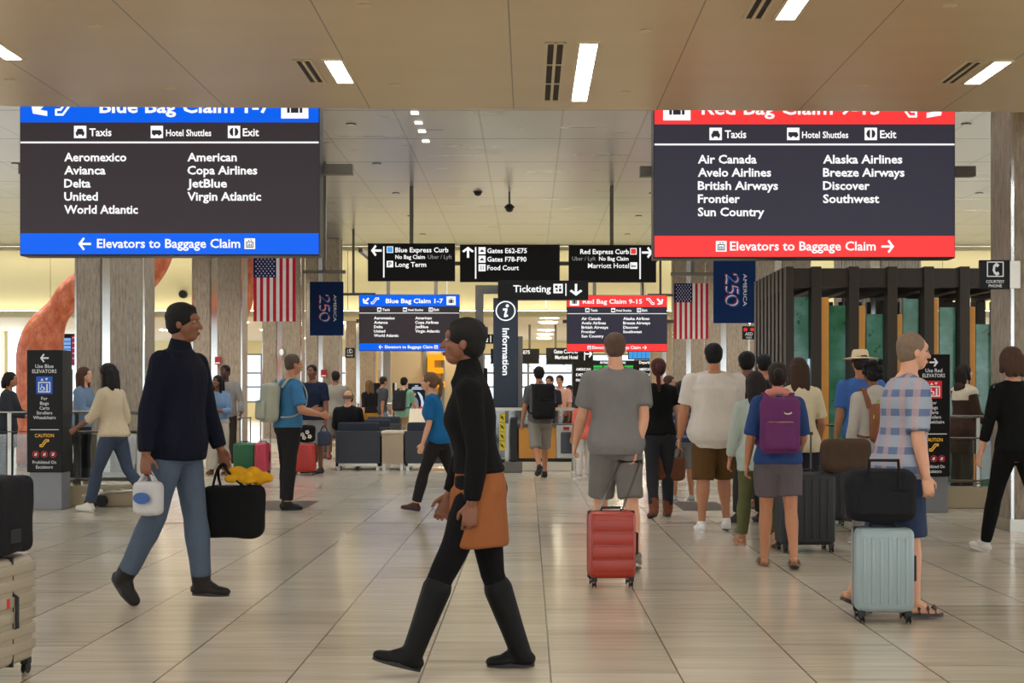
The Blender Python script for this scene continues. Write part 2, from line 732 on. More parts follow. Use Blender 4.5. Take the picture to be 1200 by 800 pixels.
# fascia across the far end of the high ceiling, with a ledge that carries the cove light
b = MB()
x = -24.0
while x < 24:
    b.box(x, x + 3.5, D_FASC, D_FASC + 0.25, Z_FAR + 0.25, Z_HALL + .2)
    x += 3.52
struct(b.build('wall_fascia', M_CREAM, keep=True))
b = MB()
b.box(-24, 24, D_FASC - 0.45, D_FASC + 0.3, Z_FAR, Z_FAR + 0.2)
struct(b.build('trim_1', M_CREAM, keep=True, bevel=0.02))
M_COVE = glow('cove_light', (255, 246, 218), L_COVE)
b = MB()
b.box(-24, 24, D_FASC - 0.36, D_FASC - 0.22, Z_FAR + 0.2, Z_FAR + 0.23)
tag(b.build('cove_light', M_COVE, keep=True), 'long warm cove light strip on the ledge of the cream fascia', 'light')
b = MB()
b.box(-24, 24, D_FASC - 0.9, D_FASC - 0.8, Z_HALL - 0.16, Z_HALL - 0.02)
struct(b.build('trim_2', M_CREAM, keep=True))
b = MB()
b.box(-24, 24, D_FASC - 0.78, D_FASC - 0.62, Z_HALL - 0.10, Z_HALL - 0.06)
tag(b.build('cove_light', M_COVE, keep=True), 'long cove light strip along the top of the cream fascia under the ceiling', 'light')

# far concourse: pale ceiling with panel lights, window wall
b = MB()
b.box(-24, 24, D_FASC + .2, D_END, Z_FAR + 0.15, Z_FAR + 0.35)
struct(b.build('ceiling_far', M_FARC, keep=True))
M_BACKL = glow('panel_light', (255, 240, 212), L_BACK)
k = 0
FAR_WHERE = {}
for j, y in enumerate((52.5, 56.0, 62.5, 67.0, 71.5)):
    for i, x in enumerate((-16, -11.5, -7.5, -3.2, 0.8, 4.8, 9, 13.5)):
        b = MB()
        b.lathe = None
        n = 20
        b.rings([[Vector((x + r * math.cos(2 * math.pi * q / n), y + r * math.sin(2 * math.pi * q / n), z)) for q in range(n)]
                 for r, z in ((0.34, Z_FAR + 0.16), (0.36, Z_FAR + 0.12), (0.30, Z_FAR + 0.11))], True)
        o = b.build('downlight', M_BACKL)
        tag(o, 'round ceiling downlight, one of many alike on the pale far concourse ceiling', 'light', 'downlights of the far concourse')

# window wall at the very end
b = MB()
b.box(-24, 24, D_END, D_END + .3, 3.55, Z_FAR + .2)
b.box(-24, 24, D_END, D_END + .3, 0, 0.9)
struct(b.build('wall_far', M_CREAM, keep=True))
b = MB()
x = -24.0
while x <= 24:
    b.box(x - .06, x + .06, D_END, D_END + .15, 0.9, 3.55)
    x += 2.4
for z in (0.95, 1.75, 2.5, 3.5):
    b.box(-24, 24, D_END + .02, D_END + .13, z - .05, z + .05)
# a roof truss outside shows through the glass as white diagonals
struct(b.build('window_1', M_MULL, keep=True))
b = MB()
x = -2.5
for z in (2.55, 3.45):
    b.bar((-2.5, D_END + 3, z), (4.5, D_END + 3, z), .12)
for k in range(7):
    z0, z1 = (2.55, 3.45) if k % 2 else (3.45, 2.55)
    b.bar((-2.5 + k, D_END + 3, z0), (-1.5 + k, D_END + 3, z1), .1)
for x in (-2.5, 4.5):
    b.box(x - .15, x + .15, D_END + 2.85, D_END + 3.15, 0, 2.6)
tag(b.build('bridge_truss', paint('white_steel', (226, 232, 238), .5)), 'white lattice bridge truss outside the far centre windows', 'bridge')
b = MB()
b.add([(-24, D_END + .08, 0.9), (24, D_END + .08, 0.9), (24, D_END + .08, 3.55), (-24, D_END + .08, 3.55)], [(0, 1, 2, 3)])
struct(b.build('window_2', M_PANE, keep=True, recalc=False))
# flanks of the hall, out of the picture behind the columns
for s, nm in ((-1, 'left'), (1, 'right')):
    b = MB()
    b.box(min(s * 23.8, s * 24), max(s * 23.8, s * 24), 20, D_END, 0, 1.0)
    b.box(min(s * 23.8, s * 24), max(s * 23.8, s * 24), 20, D_END, 4.2, Z_HALL)
    y = 20
    while y < D_END:
        b.box(min(s * 23.8, s * 24), max(s * 23.8, s * 24), y, y + .4, 1.0, 4.2)
        y += 4
    struct(b.build('wall_' + nm, M_CREAM, keep=True))

# ------------------------------------------------------------------ columns
COLD = [21.6, 30.0, 38.4, 46.8, 55.2, 63.6]


def column(xc, y, w, z1, side, k):
    """a pair of ribbed concrete piers with a polished steel strip set between them"""
    r = bpy.data.objects.new('column', None)
    COL.objects.link(r)
    r.location = (xc, y, 0)
    struct(r)
    a, g = w * 0.36, w * 0.14
    x0 = xc - w / 2
    dp = 0.62
    b = MB()
    b.box(x0, x0 + a, y, y + dp, 0, z1)
    b.build('concrete_pier', M_CONC, r, bevel=0.015)
    b = MB()
    b.box(x0 + a + g, x0 + w, y, y + dp, 0, z1)
    b.build('concrete_pier', M_CONC, r, bevel=0.015)
    b = MB()
    b.box(x0 + a, x0 + a + g, y + 0.06, y + dp - .06, 0, z1)
    b.build('steel_strip', M_STEEL, r)
    b = MB()
    for xx in (x0 + 0.008, x0 + w - 0.008):
        b.box(xx - .014, xx + .014, y - .006, y + .02, 0, z1)
    b.build('steel_corner', M_STEEL, r)
    b = MB()
    b.box(x0 - .02, x0 + w + .02, y - .02, y + dp + .02, 0, 0.12)
    b.build('steel_plinth', M_STEEL2, r)
    return r


for k, d in enumerate(COLD):
    z1 = Z_HALL if d < D_FASC else Z_FAR + .15
    column((-6.42, -6.63, -6.72, -6.83, -6.6, -6.5)[k], d, 1.06 if k < 3 else 1.15, z1, 1, k)
    if k:
        column(5.42, d, 1.2, z1, -1, k)
column(5.42, 21.6, 1.2, Z_HALL, -1, 0)
column(-13.6, 21.6 + 8.4, 1.2, Z_HALL, -1, 0)
column(-13.2, 46.8, 1.2, Z_HALL, -1, 0)
column(5.25, 13.4, 1.3, Z_HALL, -1, 0)

# ------------------------------------------------------------------ soffit fixtures
M_STRIP = glow('strip_diffuser', (250, 252, 250), L_SOFFIT)
M_FRAME = paint('cream_metal_frame', (214, 196, 160), .4, .1, .03)
M_VOID = paint('vent_void', (58, 48, 40), .8)


def strip_light(x, y0, y1, label, w=0.12, group=None):
    t = thing('ceiling_light', label, 'light', (x, (y0 + y1) / 2, Z_SOF - .012), 0, group)
    b = MB()
    for xa, xb, ya, yb in ((x - w / 2 - .02, x - w / 2, y0 - .02, y1 + .02), (x + w / 2, x + w / 2 + .02, y0 - .02, y1 + .02),
                           (x - w / 2, x + w / 2, y0 - .02, y0), (x - w / 2, x + w / 2, y1, y1 + .02)):
        b.box(xa, xb, ya, yb, Z_SOF - .012, Z_SOF - .001)
    b.build('light_frame', M_FRAME, t)
    b = MB()
    b.box(x - w / 2, x + w / 2, y0, y1, Z_SOF - .008, Z_SOF - .001)
    b.build('diffuser', M_STRIP, t)
    return t


def vent(x, y0, y1, label, w=0.12):
    t = thing('air_vent', label, 'vent', (x, (y0 + y1) / 2, Z_SOF - .012))
    b = MB()
    b.box(x - w / 2, x + w / 2, y0, y1, Z_SOF - .004, Z_SOF - .001)
    b.build('vent_backing', M_VOID, t)
    for k in range(3):
        b = MB()
        xx = x - w / 2 + w * k / 2
        b.box(xx - .011, xx + .011, y0 - .01, y1 + .01, Z_SOF - .012, Z_SOF - .002)
        b.build('vent_slat', M_FRAME, t)
    b = MB()
    n = max(2, int(round((y1 - y0) / .6)) + 1)
    for k in range(n):
        yy = y0 + (y1 - y0) * k / (n - 1)
        b.box(x - w / 2, x + w / 2, yy - .01, yy + .01, Z_SOF - .011, Z_SOF - .002)
    b.build('vent_frame', M_FRAME, t)


strip_light(0.42, 9.73, 11.62, 'longest bright strip light, in the soffit above the centre beside a long vent')
vent(0.19, 9.73, 11.62, 'long slotted air vent beside the longest strip light, right of centre', .13)
strip_light(-1.42, 10.22, 10.95, 'short strip light in the soffit just above the blue screen')
vent(-1.64, 10.22, 10.95, 'short slotted air vent in the soffit just above the blue screen')
strip_light(1.66, 7.6, 9.1, 'strip light running out of the top of the picture above the red screen')
vent(1.45, 7.6, 9.1, 'slotted air vent running out of the top of the picture above the red screen')
strip_light(3.46, 10.26, 10.98, 'short strip light in the soffit near the right hand concrete column')
vent(3.26, 10.26, 10.98, 'short slotted air vent in the soffit near the right hand concrete column')
strip_light(-3.72, 8.5, 10.18, 'strip light cut off by the left edge of the picture')
for i, x in enumerate((-7.2, -5.2, -2.6, -0.6, 1.2, 3.2, 5.4, 7.4)):  # unseen strip lights, added to light the foreground
    for j, (y0, y1) in enumerate(((-6.2, -4.3), (-2.6, -0.7), (1.0, 2.9), (4.6, 6.5))):
        strip_light(x, y0, y1, 'added strip light in the soffit overhead, one of the many alike outside the view', 0.14, 'added strip lights overhead')
for x in (-8.5, -6.4, 5.9, 8.2):  # more unseen strips, added at the sides for their light
    strip_light(x, 8.4, 10.3, 'added strip light in the soffit to the side, outside the view', 0.14, 'added strip lights to the side')

# little sprinkler plates and sensors of the soffit
for px, py in ((426, 6), (464, 99), (200, 103), (12, 94), (1113, 6), (1010, 101), (757, 36), (733, 108), (112, 30)):
    d = (Z_SOF - EYE) * F / (HOR - py)
    b = MB()
    c = P(px, py, d)
    n = 14
    b.rings([[Vector((c.x + r * math.cos(6.2832 * q / n), c.y + r * math.sin(6.2832 * q / n), z)) for q in range(n)]
             for r, z in ((.04, Z_SOF), (.045, Z_SOF - .006), (.02, Z_SOF - .012))])
    tag(b.build('sprinkler_plate', M_FRAME), 'small round sprinkler plate, one of several alike in the beige soffit', 'sprinkler', 'sprinkler plates of the soffit')

# panel lights added out of sight behind the soffit's edge to light the hall
M_ADDED_PANEL = glow('added_hall_panel', (248, 250, 250), L_HALL)
for i, x in enumerate((-8.5, -4.2, 0.0, 4.2, 8.5)):
    for j, y in enumerate((14.6, 18.2, 21.8)):
        t = thing('panel_light', 'added square panel light high in the hall, one of several alike above the soffit edge', 'light', (x, y, Z_HALL - .03), 0, 'added panel lights of the high ceiling')
        b = MB()
        b.box(x - .5, x + .5, y - .5, y + .5, Z_HALL - .02, Z_HALL - .003)
        b.build('diffuser', M_ADDED_PANEL, t)
        b = MB()
        for q in (-1, 1):
            b.box(x - .54, x + .54, y + q * .52 - .02, y + q * .52 + .02, Z_HALL - .03, Z_HALL - .002)
            b.box(x + q * .52 - .02, x + q * .52 + .02, y - .5, y + .5, Z_HALL - .03, Z_HALL - .002)
        b.build('light_frame', M_FRAME, t)

# recessed downlights in the far half of the high ceiling
M_DL = glow('downlight_lens', (255, 246, 226), 0.25)
for x in (-11.5, -8.6, -3.4, 3.2, 8.4, 11.6):
    for y in (27.0, 31.6, 36.2, 40.8, 45.4):
        t = thing('recessed_downlight', 'small recessed downlight in the shiny hall ceiling, one of a grid of alike ones', 'light', (x, y, Z_HALL - .02), 0, 'downlights of the shiny ceiling')
        b = MB()
        n = 16
        b.rings([[Vector((x + r * math.cos(6.2832 * q / n), y + r * math.sin(6.2832 * q / n), z)) for q in range(n)]
                 for r, z in ((.10, Z_HALL), (.10, Z_HALL - .015), (.075, Z_HALL - .018))])
        b.build('trim_ring', M_DARKMETAL, t)
        b = MB()
        b.rings([[Vector((x + r * math.cos(6.2832 * q / n), y + r * math.sin(6.2832 * q / n), z)) for q in range(n)]
                 for r, z in ((.07, Z_HALL - .018), (.07, Z_HALL - .021))])
        b.build('lens', M_DL, t)
        ld = bpy.data.lights.new('downlight_beam', 'SPOT')
        ld.energy = L_SPOT
        ld.spot_size = math.radians(115)
        ld.spot_blend = 0.6
        ld.shadow_soft_size = 0.07
        ld.color = (1.0, 0.95, 0.86)
        lo = bpy.data.objects.new('downlight_beam', ld)
        COL.objects.link(lo)
        lo.location = (0, 0, -.06)
        lo.parent = t
for k, (px, py) in enumerate(((486, 132), (490.5, 143.5), (494.5, 153.5), (499, 165))):
    d = (Z_HALL - EYE) * F / (HOR - py)
    c = P(px, py, d)
    b = MB()
    b.box(c.x - .07, c.x + .07, c.y - .08, c.y + .08, Z_HALL - .02, Z_HALL - .001)
    tag(b.build('slot_light', glow('slot_lens', (255, 244, 224), 3.0)), 'small bright slot light, one of four in a line on the shiny ceiling', 'light', 'slot lights in a line')

# ceiling cameras
for px, py, lab in ((560, 226, 'dark camera on a short drop rod under the shiny ceiling'), (597, 245, 'dark dome camera under the shiny ceiling right of the one on a rod')):
    d = (Z_HALL - EYE) * F / (HOR - py) + 0.0
    d = 36.0
    c = P(px, py, d)
    t = thing('ceiling_camera', lab, 'camera', (c.x, c.y, c.z))
    b = MB()
    b.tube([(c.x, c.y, Z_HALL), (c.x, c.y, c.z + .04)], .025)
    b.build('drop_rod', M_POLE, t)
    b = MB()
    b.ball((c.x, c.y, c.z), (.1, .1, .08), n=12, m=8)
    b.rings([[Vector((c.x + r * math.cos(6.2832 * q / 14), c.y + r * math.sin(6.2832 * q / 14), z)) for q in range(14)]
             for r, z in ((.07, c.z + .12), (.13, c.z + .06), (.13, c.z + .02))])
    b.build('dome', M_RUB, t, smooth=True)

# floor plates: dark metal expansion plates let into the tiles
M_PLATE = paint('dark_floor_plate', (84, 78, 72), .35, .4, .1)
for px0, px1, py0, py1, lab in ((222, 352, 587, 598, 'dark metal floor plate let into the tiles by the waiting travellers on the left'),
                                (800, 856, 588, 598, 'dark metal floor plate let into the tiles right of the centre, by a white sneaker')):
    d0, d1 = ground(py1), ground(py0)
    b = MB()
    b.box(PXX(px0, d0), PXX(px1, d0), d0, d1, 0.0, 0.004)
    tag(b.build('floor_plate', M_PLATE), lab, 'floor plate')
b = MB()
d = ground(613)
b.box(-9, 7, d, d + .04, 0, .003)
struct(b.build('trim_4', paint('brass_joint', (120, 108, 88), .35, .5)))

# ================================================================== SIGNS
M_BLUE = glow('led_blue', (0, 98, 240), LED)
M_RED = glow('led_red', (255, 62, 62), LED)
M_LEDDK = glow('led_dark', (54, 47, 50), LED)
M_LEDDK2 = glow('led_dark_cool', (51, 49, 61), LED)
M_ICN = glow('led_icon_dark', (45, 44, 50), LED)
M_GREY = glow('lettering_grey', (150, 150, 150), LED)
M_BLUSQ = glow('lit_blue_square', (70, 160, 235), LED)
M_REDSQ = glow('lit_red_square', (232, 60, 52), LED)
M_YEL = glow('lit_amber', (228, 176, 60), LED * .8)


def car_icon(fc, mb, x, y, s, mi_bg=0, mi_fg=1):
    fc.rect(mb, x, y, x + s, y + s, 2, mi_bg)
    q = s / 10.0
    fc.poly(mb, [(x + 3 * q, y + 2.5 * q), (x + 7 * q, y + 2.5 * q), (x + 8 * q, y + 5 * q), (x + 2 * q, y + 5 * q)], 3, mi_fg)
    fc.rect(mb, x + 1.5 * q, y + 5 * q, x + 8.5 * q, y + 7.2 * q, 3, mi_fg)
    for c in (2.0, 6.5):
        fc.rect(mb, x + c * q, y + 7.2 * q, x + (c + 1.5) * q, y + 8.3 * q, 3, mi_fg)


def van_icon(fc, mb, x, y, s, a=0, b=1):
    fc.rect(mb, x, y, x + s, y + s, 2, a)
    q = s / 10.0
    fc.poly(mb, [(x + 1 * q, y + 3.6 * q), (x + 8 * q, y + 3.6 * q), (x + 9 * q, y + 5.4 * q), (x + 9 * q, y + 7 * q), (x + 1 * q, y + 7 * q)], 3, b)
    fc.disc(mb, x + 3 * q, y + 7 * q, 1.1 * q, 4, b, 10)
    fc.disc(mb, x + 7 * q, y + 7 * q, 1.1 * q, 4, b, 10)


def exit_icon(fc, mb, x, y, s, a=0, b=1):
    fc.rect(mb, x, y, x + s, y + s, 2, a)
    q = s / 10.0
    fc.poly(mb, [(x + 4.3 * q, y + 1.5 * q), (x + 4.3 * q, y + 8.5 * q), (x + 2.2 * q, y + 7.4 * q), (x + 1.3 * q, y + 5 * q), (x + 2.2 * q, y + 2.6 * q)], 3, b)
    fc.poly(mb, [(x + 5.7 * q, y + 1.5 * q), (x + 7.8 * q, y + 2.6 * q), (x + 8.7 * q, y + 5 * q), (x + 7.8 * q, y + 7.4 * q), (x + 5.7 * q, y + 8.5 * q)], 3, b)


def lift_icon(fc, mb, x, y, s, a=0, b=1):
    fc.rect(mb, x, y, x + s, y + s, 2, a)
    q = s / 10.0
    fc.line(mb, [(x + 2 * q, y + 3.5 * q), (x + 8 * q, y + 3.5 * q), (x + 8 * q, y + 8.5 * q), (x + 2 * q, y + 8.5 * q), (x + 2 * q, y + 3.5 * q)], .8 * q, 3, b)
    for c in (3.6, 5.0, 6.4):
        fc.rect(mb, x + (c - .4) * q, y + 5 * q, x + (c + .4) * q, y + 7.8 * q, 3, b)
    fc.poly(mb, [(x + 3 * q, y + 2.6 * q), (x + 4 * q, y + 1.2 * q), (x + 5 * q, y + 2.6 * q)], 3, b)
    fc.poly(mb, [(x + 5.4 * q, y + 1.2 * q), (x + 7.4 * q, y + 1.2 * q), (x + 6.4 * q, y + 2.6 * q)], 3, b)


def bag_icon(fc, mb, x0, y0, x1, y1, a=0, b=1):
    fc.rect(mb, x0, y0, x1, y1, 2, a)
    w, h = x1 - x0, y1 - y0
    fc.rect(mb, x0 + .22 * w, y0 + .36 * h, x0 + .78 * w, y0 + .78 * h, 3, b)
    fc.line(mb, [(x0 + .4 * w, y0 + .36 * h), (x0 + .4 * w, y0 + .24 * h), (x0 + .6 * w, y0 + .24 * h), (x0 + .6 * w, y0 + .36 * h)], .05 * w, 3, b)
    for c in (.34, .66):
        fc.rect(mb, x0 + (c - .02) * w, y0 + .36 * h, x0 + (c + .02) * w, y0 + .78 * h, 4, a)


def escalator_icon(fc, mb, x, y, w, h, flip=False, a=0):
    pts = [(0, .9), (.3, .9), (.75, .3), (1, .3), (1, .1), (.62, .1), (.2, .68), (0, .68), (0, .9)]
    if flip:
        pts = [(1 - p[0], p[1]) for p in pts]
    fc.line(mb, [(x + p[0] * w, y + p[1] * h) for p in pts], h * .1, 2, a)


def led(x0, y0, w, h, d, colour, label, near):
    """hanging video screen; the layout is in units of the near screen's own pixels (350 across)"""
    s = w / 350.0 * d / F
    o = P(x0, y0, d)
    W, H = 350 * s, 195 * s
    t = thing('hanging_screen', label, 'screen', (o.x + W / 2, d, o.z - H), 0, 'baggage claim screens')
    b = MB()
    b.box(o.x - .01, o.x + W + .01, d + .004, d + .26, o.z - H - .015, o.z + .015)
    b.build('housing', M_HOUS, t, bevel=.01)
    b = MB()
    zz = o.z - H * .46
    b.box(o.x - .12, o.x + W + .30, d + .27, d + .39, zz - .05, zz + .05)
    b.build('cross_bar', M_POLE, t)
    for k in (.28, .76):
        b = MB()
        ztop = Z_HALL if near else 4.98
        b.box(o.x + W * k - .05, o.x + W * k + .05, d + .27, d + .37, o.z - H * .9, ztop)
        if not near:
            b.box(o.x + W * k - .05, o.x + W * k + .05, 35.2, d + .37, ztop - .1, ztop)
        b.build('hanger_post', M_POLE, t)
    fc = Face((o.x, d, o.z), s)
    red = colour == 'red'
    dk = M_LEDDK2 if red else M_LEDDK
    band = M_RED if red else M_BLUE
    b = MB()
    fc.rect(b, 0, 0, 350, 195, 0)
    b.build('screen', dk, t, recalc=False)
    b = MB()
    fc.rect(b, 0, 0, 350, 40.5, 1)
    b.build('header_band', band, t, recalc=False)
    b = MB()
    fc.rect(b, 0, 170.5, 350, 195, 1)
    b.build('footer_band', band, t, recalc=False)
    b = MB()
    fc.rect(b, 0, 63, 350, 65, 1)
    b.build('divider_line', W_TXT, t, recalc=False)
    b = MB()

    def nxt(nm, mb):
        mb.build(nm, [W_TXT, M_ICN], t, recalc=False)
        return MB()
    if not red:
        fc.arrow(b, 24, 21, 26, 225, 6)
        escalator_icon(fc, b, 42, 8, 26, 26)
        fc.text(b, 'Blue Bag Claim 1-7', 93, 29, 294, 15.5, bold=.024)
        bag_icon(fc, b, 306, 6, 338, 36, 0, 1)
        b = nxt('header_lettering', b)
        for ic, x, tx, x1, body, cap in ((car_icon, 63, 81, 107, 'Taxis', 9), (van_icon, 153, 171, 224, 'Hotel Shuttles', 7.6), (exit_icon, 243.5, 261, 280, 'Exit', 9)):
            ic(fc, b, x, 44.5, 14.5, 0, 1)
            fc.text(b, body, tx, 56.5, x1, cap, bold=.02)
            b = nxt('services_lettering', b)
        for k, (q, x1) in enumerate((('Aeromexico', 124.5), ('Avianca', 100), ('Delta', 82.5), ('United', 91), ('World Atlantic', 138))):
            fc.text(b, q, 51.5, 86 + 15.35 * k, x1, 9.8, bold=.024)
        b = nxt('airline_list', b)
        for k, (q, x1) in enumerate((('American', 254), ('Copa Airlines', 278), ('JetBlue', 242.5), ('Virgin Atlantic', 282.5))):
            fc.text(b, q, 196, 86 + 15.35 * k, x1, 9.8, bold=.024)
        b = nxt('airline_list', b)
        fc.arrow(b, 75.5, 183, 15, 180, 2.6)
        fc.text(b, 'Elevators to Baggage Claim', 90, 187.5, 258, 10.4, bold=.017)
        lift_icon(fc, b, 263, 176.5, 12.5, 0, 1)
    else:
        bag_icon(fc, b, 10, 6, 42, 36, 0, 1)
        fc.text(b, 'Red Bag Claim 9-15', 55, 29, 263, 15.5, bold=.017)
        escalator_icon(fc, b, 279, 8, 26, 26, True)
        fc.arrow(b, 325, 21, 26, -45, 6)
        b = nxt('header_lettering', b)
        for ic, x, tx, x1, body, cap in ((car_icon, 64, 82, 107, 'Taxis', 9), (van_icon, 154.5, 172, 226, 'Hotel Shuttles', 7.6), (exit_icon, 245, 263, 282, 'Exit', 9)):
            ic(fc, b, x, 44.5, 14.5, 0, 1)
            fc.text(b, body, tx, 56.5, x1, cap, bold=.02)
            b = nxt('services_lettering', b)
        for k, (q, x1) in enumerate((('Air Canada', 119), ('Avelo Airlines', 136), ('British Airways', 144), ('Frontier', 99.5), ('Sun Country', 128))):
            fc.text(b, q, 50.5, 86 + 15.35 * k, x1, 9.8, bold=.024)
        b = nxt('airline_list', b)
        for k, (q, x1) in enumerate((('Alaska Airlines', 289), ('Breeze Airways', 291.5), ('Discover', 251), ('Southwest', 262))):
            fc.text(b, q, 196.5, 86 + 15.35 * k, x1, 9.8, bold=.024)
        b = nxt('airline_list', b)
        lift_icon(fc, b, 71.5, 176.5, 12.5, 0, 1)
        fc.text(b, 'Elevators to Baggage Claim', 88, 187.5, 258, 10.4, bold=.017)
        fc.arrow(b, 272, 183, 15, 0, 2.6)
    nxt('footer_lettering', b)
    return t


led(24, 103, 349.5, 195, 14.0, 'blue', 'large near hanging screen with blue bands listing Aeromexico to Virgin Atlantic', True)
led(767, 105, 351.5, 196, 14.0, 'red', 'large near hanging screen with red bands listing Air Canada to Southwest', True)
led(421, 345.3, 117, 65, 41.9, 'blue', 'small far hanging screen with blue bands, under the black curb sign', False)
led(664.5, 346, 117, 65.5, 41.9, 'red', 'small far hanging screen with red bands, under the black hotel sign', False)


def panel_sign(name, label, cat, x0, y0, x1, y1, d, depth=0.16, parent_base=None, group=None):
    t = thing(name, label, cat, (PXX((x0 + x1) / 2, d), d, PZ(y1, d)), 0, group)
    b = MB()
    b.box(PXX(x0, d), PXX(x1, d), d + .002, d + depth, PZ(y1, d), PZ(y0, d))
    b.build('sign_panel', M_BLACK, t, bevel=.006)
    return t, Face(P(x0, y0, d), d / F)


def posts(t, pxs, d, pytop, dy=.08, w=.09, z1=None, name='hanger_post'):
    for px in pxs:
        b = MB()
        x = PXX(px, d)
        b.box(x - w / 2, x + w / 2, d + dy - w / 2, d + dy + w / 2, PZ(pytop, d), z1 or Z_HALL)
        b.build(name, M_POLE, t)


DS = 35.0
t, fc = panel_sign('overhead_sign', 'black overhead sign reading Blue Express Curb and Long Term, arrow left', 'sign', 431, 285, 533, 329, DS)
posts(t, (482,), DS, 286)
b = MB()
fc.arrow(b, 10, 8.5, 12.5, 180, 2.6, mi=0)
fc.rect(b, 18, 3.5, 19.6, 40, 2, 0)
fc.rect(b, 22.2, 3.6, 29.8, 11.2, 1.5, 0)
fc.rect(b, 22.9, 4.3, 29.1, 10.5, 2.5, 1)
fc.text(b, 'Blue Express Curb', 32.3, 10.5, 94.5, 5.6, mi=0, bold=.017)
fc.text(b, 'No Bag Claim', 32.3, 18.2, 67, 4.6, mi=0, bold=.017)
fc.text(b, 'Uber / Lyft', 70.5, 18.2, 98.5, 4.6, mi=2, bold=.0)
fc.rect(b, 22.2, 20.5, 29.8, 28.1, 1.5, 0)
fc.text(b, 'P', 24.2, 27, 28, 5.2, layer=2.5, mi=3, bold=.02)
fc.text(b, 'Long Term', 32.3, 27.6, 68.5, 5.6, mi=0, bold=.017)
b.build('lettering', [W_TXT, M_BLUSQ, M_GREY, M_ICN], t, recalc=False)

t, fc = panel_sign('overhead_sign', 'black overhead sign reading Gates E62-E75, Gates F78-F90 and Food Court', 'sign', 539, 286.5, 656, 330, DS)
b = MB()
fc.arrow(b, 9.5, 9, 13, 90, 2.6)
fc.rect(b, 17.6, 3, 19.2, 40, 2)
for k, (q, x1) in enumerate((('Gates E62-E75', 78.5), ('Gates F78-F90', 78), ('Food Court', 69))):
    y = 3 + 10 * k
    fc.rect(b, 21.8, y, 30, y + 8.2, 1.5)
    if k < 2:
        fc.poly(b, [(23, y + 5.6), (25.9, y + 2.4), (28.8, y + 5.6)], 2.5, 1)
    else:
        fc.rect(b, 24.4, y + 1.6, 25.2, y + 6.8, 2.5, 1)
        fc.rect(b, 26.8, y + 1.6, 27.6, y + 6.8, 2.5, 1)
    fc.text(b, q, 32, y + 6.9, x1, 5.6, bold=.017)
b.build('lettering', [W_TXT, M_ICN], t, recalc=False)

t, fc = panel_sign('overhead_sign', 'black overhead sign reading Red Express Curb and a hotel name, arrow right', 'sign', 666.5, 287, 769, 330.5, DS)
posts(t, (717,), DS, 288)
b = MB()
fc.arrow(b, 92, 8.8, 12.5, 0, 2.6)
fc.rect(b, 82.8, 3.3, 84.4, 40, 2)
fc.rect(b, 72, 3.6, 79.6, 11.2, 1.5)
fc.rect(b, 72.7, 4.3, 78.9, 10.5, 2.5, 1)
fc.text(b, 'Red Express Curb', 13.5, 10.5, 70.5, 5.6, bold=.017)
fc.text(b, 'Uber / Lyft', 4, 18.2, 31.5, 4.6, mi=2, bold=0)
fc.text(b, 'No Bag Claim', 35.5, 18.2, 70, 4.6, bold=.017)
fc.text(b, 'Marriott Hotel', 22.5, 27, 70.5, 5.6, bold=.008)
fc.rect(b, 72, 20.3, 80.2, 28, 1.5)
fc.rect(b, 73.4, 24.2, 78.8, 25.6, 2.5, 3)
fc.rect(b, 73.4, 22.6, 74.2, 26.6, 2.5, 3)
b.build('lettering', [W_TXT, M_REDSQ, M_GREY, M_ICN], t, recalc=False)
# the rail that the three signs share
b = MB()
b.box(PXX(437, DS), PXX(763, DS), DS + .17, DS + .25, PZ(310, DS), PZ(305.5, DS))
b.build('sign_rail', M_POLE, t)

# information pylon with its gantry and the ticketing sign
DI = 25.0
t = thing('information_pylon', 'tall dark blue pylon reading Information under an i in a circle', 'pylon', (PXX(592.5, DI), DI, 0))
b = MB()
b.box(PXX(578, DI), PXX(607, DI), DI, DI + .14, 0, PZ(349, DI))
b.build('pylon_panel', paint('pylon_blue_grey', (36, 48, 62), .45, .1, .05), t, bevel=.008)
b = MB()
b.box(PXX(607, DI), PXX(612.5, DI), DI + .02, DI + .2, 0, PZ(394, DI))
b.build('pylon_post', M_POLE, t)
fc = Face(P(578, 349, DI), DI / F)
b = MB()
fc.ring(b, 14.5, 15.2, 11.8, 1.5, 1)
fc.disc(b, 16.5, 9.2, 1.9, 1)
fc.line(b, [(12, 13.5), (15.6, 13.3), (13.6, 21.5), (16.6, 20.6)], 2.4, 1)
fc.text(b, 'Information', 35.5, 11, 90.5, 7.6, layer=1, bold=.024, vertical=True)
b.build('lettering', W_TXT, t, recalc=False)
t = thing('sign_gantry', 'grey steel gantry post and arm carrying the Ticketing sign beside the dark blue pylon', 'gantry', (PXX(561.5, DI), DI + .15, 0))
b = MB()
b.box(PXX(556.5, DI), PXX(566, DI), DI + .17, DI + .31, 0, PZ(333, DI))
b.build('gantry_post', M_POLE, t, bevel=.01)
b = MB()
b.box(PXX(566, DI), PXX(598, DI), DI + .17, DI + .31, PZ(343, DI), PZ(333, DI))
b.build('gantry_arm', M_POLE, t, bevel=.01)
t, fc = panel_sign('ticketing_sign', 'black Ticketing sign with a down arrow above the dark blue pylon', 'sign', 583.5, 328.5, 689.5, 351, DI - .1, .24)
b = MB()
fc.text(b, 'Ticketing', 18, 13.6, 62, 8, bold=.017)
fc.rect(b, 65, 4, 76, 15, 1.5)
fc.rect(b, 67, 6, 70, 9, 2.5, 1)
fc.rect(b, 71.5, 9.5, 74.4, 13, 2.5, 1)
fc.rect(b, 72, 6.2, 74, 8.4, 2.5, 1)
fc.rect(b, 68, 10.4, 70, 13, 2.5, 1)
fc.rect(b, 79, 3.6, 80.3, 18, 1.5)
fc.arrow(b, 91.5, 11, 14, -90, 2.8)
b.build('lettering', [W_TXT, M_ICN], t, recalc=False)

